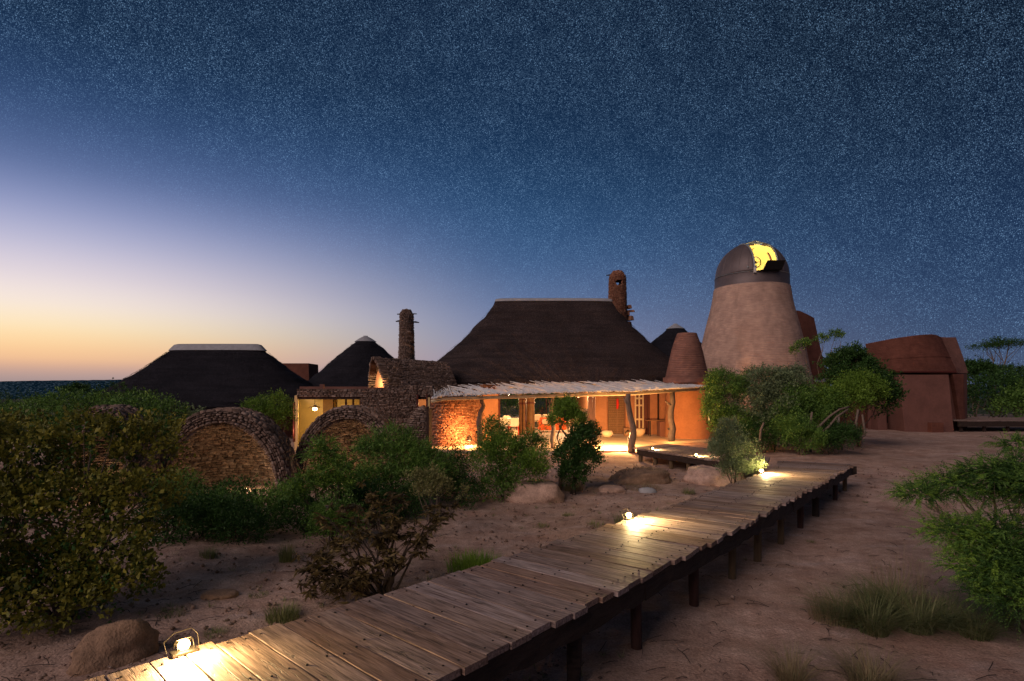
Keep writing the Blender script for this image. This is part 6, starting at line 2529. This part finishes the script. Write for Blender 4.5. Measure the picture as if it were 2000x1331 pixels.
def arching_stems():
    root = None
    base = P(1585, 862, 19.9); base.z = gz(base.x, base.y)
    root = empty('bare_stems', base, 'pale bare arching stems leaning right out of the spreading tree', 'tree')
    for pts in ([(1590, 862), (1598, 835), (1622, 812), (1640, 800), (1658, 795)], [(1597, 852), (1618, 835), (1634, 815), (1656, 800)], [(1585, 860), (1582, 830), (1586, 805)],
                [(1640, 866), (1672, 860), (1690, 850), (1688, 835), (1684, 810)], [(1672, 850), (1672, 825), (1676, 800)], [(1484, 862), (1486, 840), (1492, 826)]):
        b = MB(); P3 = [P(x, y, 19.8) for x, y in pts]
        b.tube(P3, [.05 * (1 - .5 * k / len(P3)) for k in range(len(P3))], 7, wob=.12)
        b.build('stem', M['bark'], root, smooth=True)
    return root


arching_stems()
# branch reaching across the brick wing
cl = [PXC(1632, 655, 24, .26, .2, .13), PXC(1605, 662, 24, .22, .2, .10), PXC(1570, 672, 24, .24, .2, .11), PXC(1552, 684, 24, .15, .15, .11), PXC(1640, 662, 24, .12, .1, .08)]
plant('reaching_tree', 'thin tree whose leafy bough reaches across the leaning brick wing', 'tree', (XA(1600, 24), 24), cl,
      [dict(tufts=330, per=8, size=.07, aspect=.4, mat='lf_green', gap=.3, spread=.10)], r0=.03, twigs=2, seed=120)

# --- feathery tree at the right edge
cl = [PXC(1985, 870, 6.6, .16, .2, .08), PXC(1800, 965, 6.2, .22, .25, .07), PXC(1860, 950, 6.3, .32, .3, .12), PXC(1930, 935, 6.3, .36, .35, .16), PXC(1990, 930, 6.2, .4, .35, .22), PXC(2040, 960, 6.0, .5, .4, .3),
      PXC(1860, 1040, 6.0, .26, .3, .14), PXC(1910, 1045, 5.9, .34, .3, .18), PXC(1970, 1060, 5.8, .42, .4, .26), PXC(1940, 1110, 5.7, .40, .35, .20), PXC(2020, 1130, 5.5, .4, .4, .3), PXC(1970, 1165, 5.5, .30, .3, .14)]
plant('feathery_tree', 'large feathery leaved tree leaning in from the right edge', 'tree', (XA(2030, 5.9), 5.9), cl,
      [dict(fn='frond', nf=2300, length=.20, leaf=.036, mat='lf_green', droop=.55, gap=.55, per=12, flat=.45, shell=.2),
       dict(fn='frond', nf=1900, length=.20, leaf=.036, mat='lf_dark', droop=.6, gap=.4, per=12, flat=.3, shell=.1),
       dict(fn='frond', nf=500, length=.18, leaf=.036, mat='lf_bright', droop=.5, gap=.55, per=12, flat=.5, shell=.6)],
      r0=.035, twigs=5, seed=130)

# --- far bushes behind the red house, right
for i, (px, py, Y, rx, rz, mt, lab) in enumerate((
        (1950, 765, 42, 3.0, 1.4, 'lf_dark', 'dark bush mass behind the side deck'), (1905, 722, 50, 1.4, .6, 'lf_dark', 'dark rounded tree touching the corner of the red house'),
        (1985, 738, 48, 2.2, .9, 'lf_dark', 'dark tree at the right edge of the skyline'), (2030, 780, 40, 2.6, 1.2, 'lf_green', 'green bush at the far right behind the side deck'))):
    c = P(px, py, Y)
    cl = [(c.x, c.y, c.z, rx, 1.2, rz), (c.x - rx * .6, c.y, c.z - rz * .5, rx * .6, 1, rz * .8), (c.x + rx * .6, c.y, c.z - rz * .3, rx * .6, 1, rz * .8)]
    plant('distant_tree', lab, 'tree', (c.x, c.y), cl, [dict(tufts=900, per=8, size=.17, aspect=.5, mat=mt, gap=.3, spread=.28)], r0=.08, twigs=3, seed=140 + i, bark='bark')
c = P(1945, 678, 52)
plant('flat_crowned_tree', 'sparse flat crowned thorn tree against the stars at the right', 'tree', (c.x, c.y), [(c.x - .8, 52, c.z, 1.6, 1.2, .22), (c.x + 1.2, 52, c.z + .25, 1.8, 1.2, .22), (c.x + .2, 52, c.z + .5, 1.2, 1, .16)],
      [dict(tufts=520, per=7, size=.14, aspect=.4, mat='lf_dark', gap=.75, spread=.22, shell=.1)], r0=.10, twigs=6, seed=150, bark='bark')
# --- greenery seen through the lodge room
for i, px in enumerate((985, 1060, 1135)):
    c = P(px, 800, 42)
    cl = [(c.x, 42.5, 1.6, 2.0, .8, 1.2), (c.x + .8, 42.8, 2.6, 1.6, .8, .9)]
    plant('garden_bush', ('left', 'middle', 'right')[i] + 'most bush seen through the rear glass of the lodge room', 'bush', (c.x, 42.6), cl, [dict(tufts=700, per=8, size=.13, aspect=.5, mat='lf_green', gap=.1, spread=.2)], r0=.05, seed=160 + i)


# --- grasses
def tuft(label, px, py, n, h, spread, mat, seed, lean=.35, w=.004, z=0.0, name='grass_tuft', cat='grass tuft'):
    g = G(px, py, z)
    g.z = gz(g.x, g.y)
    rng = np.random.default_rng(seed)
    ang = rng.random(n) * 2 * PI
    r = spread * np.sqrt(rng.random(n)) * .5
    base = np.stack([np.cos(ang) * r, np.sin(ang) * r, np.zeros(n) - .02], 1)
    az = ang + rng.normal(0, .7, n)
    ln = lean * (.3 + rng.random(n) * 1.2)
    hh = h * (.45 + .6 * rng.random(n))
    d = np.stack([np.cos(az), np.sin(az)], 1)
    V, F = [], []
    sidev = np.stack([-np.sin(az), np.cos(az), np.zeros(n)], 1)
    segs = 4
    for k in range(segs + 1):
        t = k / segs
        p = base.copy()
        p[:, :2] += d * (ln * hh * t ** 1.7)[:, None]
        p[:, 2] += hh * (t - .28 * ln * t ** 2.5)
        ww = w * (1 - t * .92) * (.7 + .6 * rng.random(n))
        V.append(p - sidev * ww[:, None]); V.append(p + sidev * ww[:, None])
    V = np.stack(V, 1)   # n, 2(segs+1), 3
    m = 2 * (segs + 1)
    idx = (np.arange(n) * m)[:, None]
    for k in range(segs):
        F.append(idx + np.array([2 * k, 2 * k + 1, 2 * k + 3, 2 * k + 2]))
    F = np.stack(F, 1).reshape(-1, 4)
    o = link(name, mesh_np(name, V.reshape(-1, 3), F), M[mat], None, g)
    tag(o, label, cat)
    return o


T = tuft
T('fresh green grass clump pressed against the boardwalk edge', 925, 1112, 800, .27, .75, 'lf_bright', 1, .4, .005)
T('small yellowish grass clump by the boardwalk at lower left', 552, 1212, 420, .20, .35, 'grass', 2, .4)
T('tall thin upright grass tuft alone on the dark sand', 560, 1094, 260, .34, .22, 'grass', 3, .25)
T('short grass tuft below the dark bushes', 408, 1086, 240, .20, .25, 'grass', 4, .4)
T('low dry tuft between the two lone grass tufts', 640, 1080, 160, .12, .4, 'straw', 5, .8)
T('green grass tuft behind the middle deck lamp', 1222, 1015, 330, .30, .45, 'grass', 6, .5, z=.1)
for k_, (px_, py_, n_, h_, lab_) in enumerate((
        (1655, 1222, 420, .40, 'leftmost green tussock of the clump at the right'), (1705, 1240, 520, .50, 'green tussock at the front of the right clump'),
        (1745, 1205, 420, .55, 'green tussock behind the reddish stalks'), (1790, 1238, 520, .52, 'wide green tussock right of the reddish stalks'),
        (1850, 1230, 420, .48, 'green tussock in the shade of the feathery tree'), (1905, 1250, 360, .42, 'dim tussock deepest under the feathery tree'),
        (1700, 1185, 260, .42, 'small tussock at the back of the right clump'), (1950, 1215, 300, .45, 'tussock at the foot of the feathery tree by the right edge'))):
    T(lab_, px_, py_, n_, h_, .26, 'grass', 200 + k_, 1.25, .0048)
T('tall reddish grass stalks rising above the right grass clumps', 1760, 1180, 160, .75, .6, 'straw', 10, .3, .003)
T('dry straw tuft at the bottom edge under the boardwalk', 1545, 1345, 420, .42, .2, 'straw', 11, .9, .003)
T('wide dry grass tuft at the bottom edge right of centre', 1700, 1350, 520, .42, .3, 'straw', 12, 1.1, .003)
T('sparse dry blades at the left rim of the dark grass clump', 1630, 1215, 420, .42, .5, 'straw', 13, .7, .003)
T('tiny weed tuft on the open sand beside the wooden posts', 1584, 1058, 60, .07, .14, 'grass', 14, .8)
T('little sprig on the sand near the bend shrub', 1690, 988, 40, .08, .1, 'grass', 15, .7)
T('low weed left of the middle deck lamp', 1165, 1020, 150, .14, .35, 'grass', 16, .7, z=.1)
T('low weed nearer the pale layered boulder', 1110, 1000, 110, .10, .25, 'grass', 17, .8, z=.1)
T('faint weed beside the lower green clump', 1060, 1020, 90, .08, .25, 'grass', 18, .8, z=.1)
T('dark ground weed near the slab of red rock', 505, 1165, 130, .08, .22, 'grass', 19, .8)
T('thin weed by the dim nearest sand', 420, 1245, 120, .10, .2, 'grass', 20, .8)
T('thin weed at the left of the lamp glow', 335, 1200, 120, .10, .3, 'grass', 21, .8)
T('dry grass fringe in front of the brushwood mound', 1255, 955, 420, .16, .9, 'straw', 22, .9, z=.15)
T('grass fringe under the dark bush by the terrace', 1120, 955, 420, .30, .5, 'straw', 23, .5, z=.15)
T('weeds at the rock outcrop under the bend', 1345, 968, 160, .20, .3, 'grass', 24, .5, z=.1)


def small_weeds():
    rng = np.random.default_rng(77)
    V, F, n = [], [], 0
    for k in range(260):
        y = 4.5 + 11 * rng.random()
        x = (rng.random() - .62) * y * 1.1
        if x > 1.0 and y < 13 and x > (y - 4.6) * .72 and rng.random() < .75:
            continue
        z = gz(x, y)
        m = 14
        for q in range(m):
            a = rng.random() * 2 * PI
            h = .02 + .06 * rng.random()
            c, s_ = math.cos(a), math.sin(a)
            b0 = np.array((x + c * .02, y + s_ * .02, z - .005))
            tip = b0 + np.array((c * h * .9, s_ * h * .9, h))
            sd = np.array((-s_, c, 0)) * .004
            V += [b0 - sd, b0 + sd, tip]; F.append((n, n + 1, n + 2)); n += 3
    o = link('weeds', mesh_np('weeds', np.array(V), F), M['grass'])
    tag(o, 'tiny weeds dotted over the sand', 'weeds', kind='stuff')
    V, F, n = [], [], 0
    b = MB()
    for k in range(900):
        y = 3.6 + 12 * rng.random() ** 1.3
        x = (rng.random() - .5) * y * 1.8
        L = .03 + .12 * rng.random() ** 2
        a = rng.random() * PI
        z = gz(x, y) + .012
        b.tube([(x - math.cos(a) * L, y - math.sin(a) * L, z), (x + .01, y, z + .012), (x + math.cos(a) * L, y + math.sin(a) * L, z)], .0035, 4, cap=False)
    o = b.build('twig_litter', M['barkdark'], None)
    tag(o, 'small dead twigs littering the sand', 'litter', kind='stuff')


small_weeds()


def brushwood():
    g = G(1262, 945, .15); y = g.y + .3
    b = MB(); rnd = random.Random(4)
    for k in range(160):
        a = rnd.random() * 2 * PI; r = .7 * rnd.random() ** .5
        x0, y0 = g.x + math.cos(a) * r, y + math.sin(a) * r * .6
        z0 = gz(x0, y0) + .26 * (1 - (r / .75) ** 2)
        d = Vector((rnd.gauss(0, 1), rnd.gauss(0, 1), rnd.uniform(.1, .9))).normalized() * rnd.uniform(.1, .3)
        b.tube([(x0, y0, z0), (x0 + d.x * .5, y0 + d.y * .5, z0 + d.z * .6), (x0 + d.x, y0 + d.y, z0 + d.z)], [.006, .005, .002], 4, cap=False)
    o = b.build('brushwood', M['barkdark'], None)
    tag(o, 'tangled dry brushwood on the dark mound', 'brushwood', kind='stuff')


brushwood()
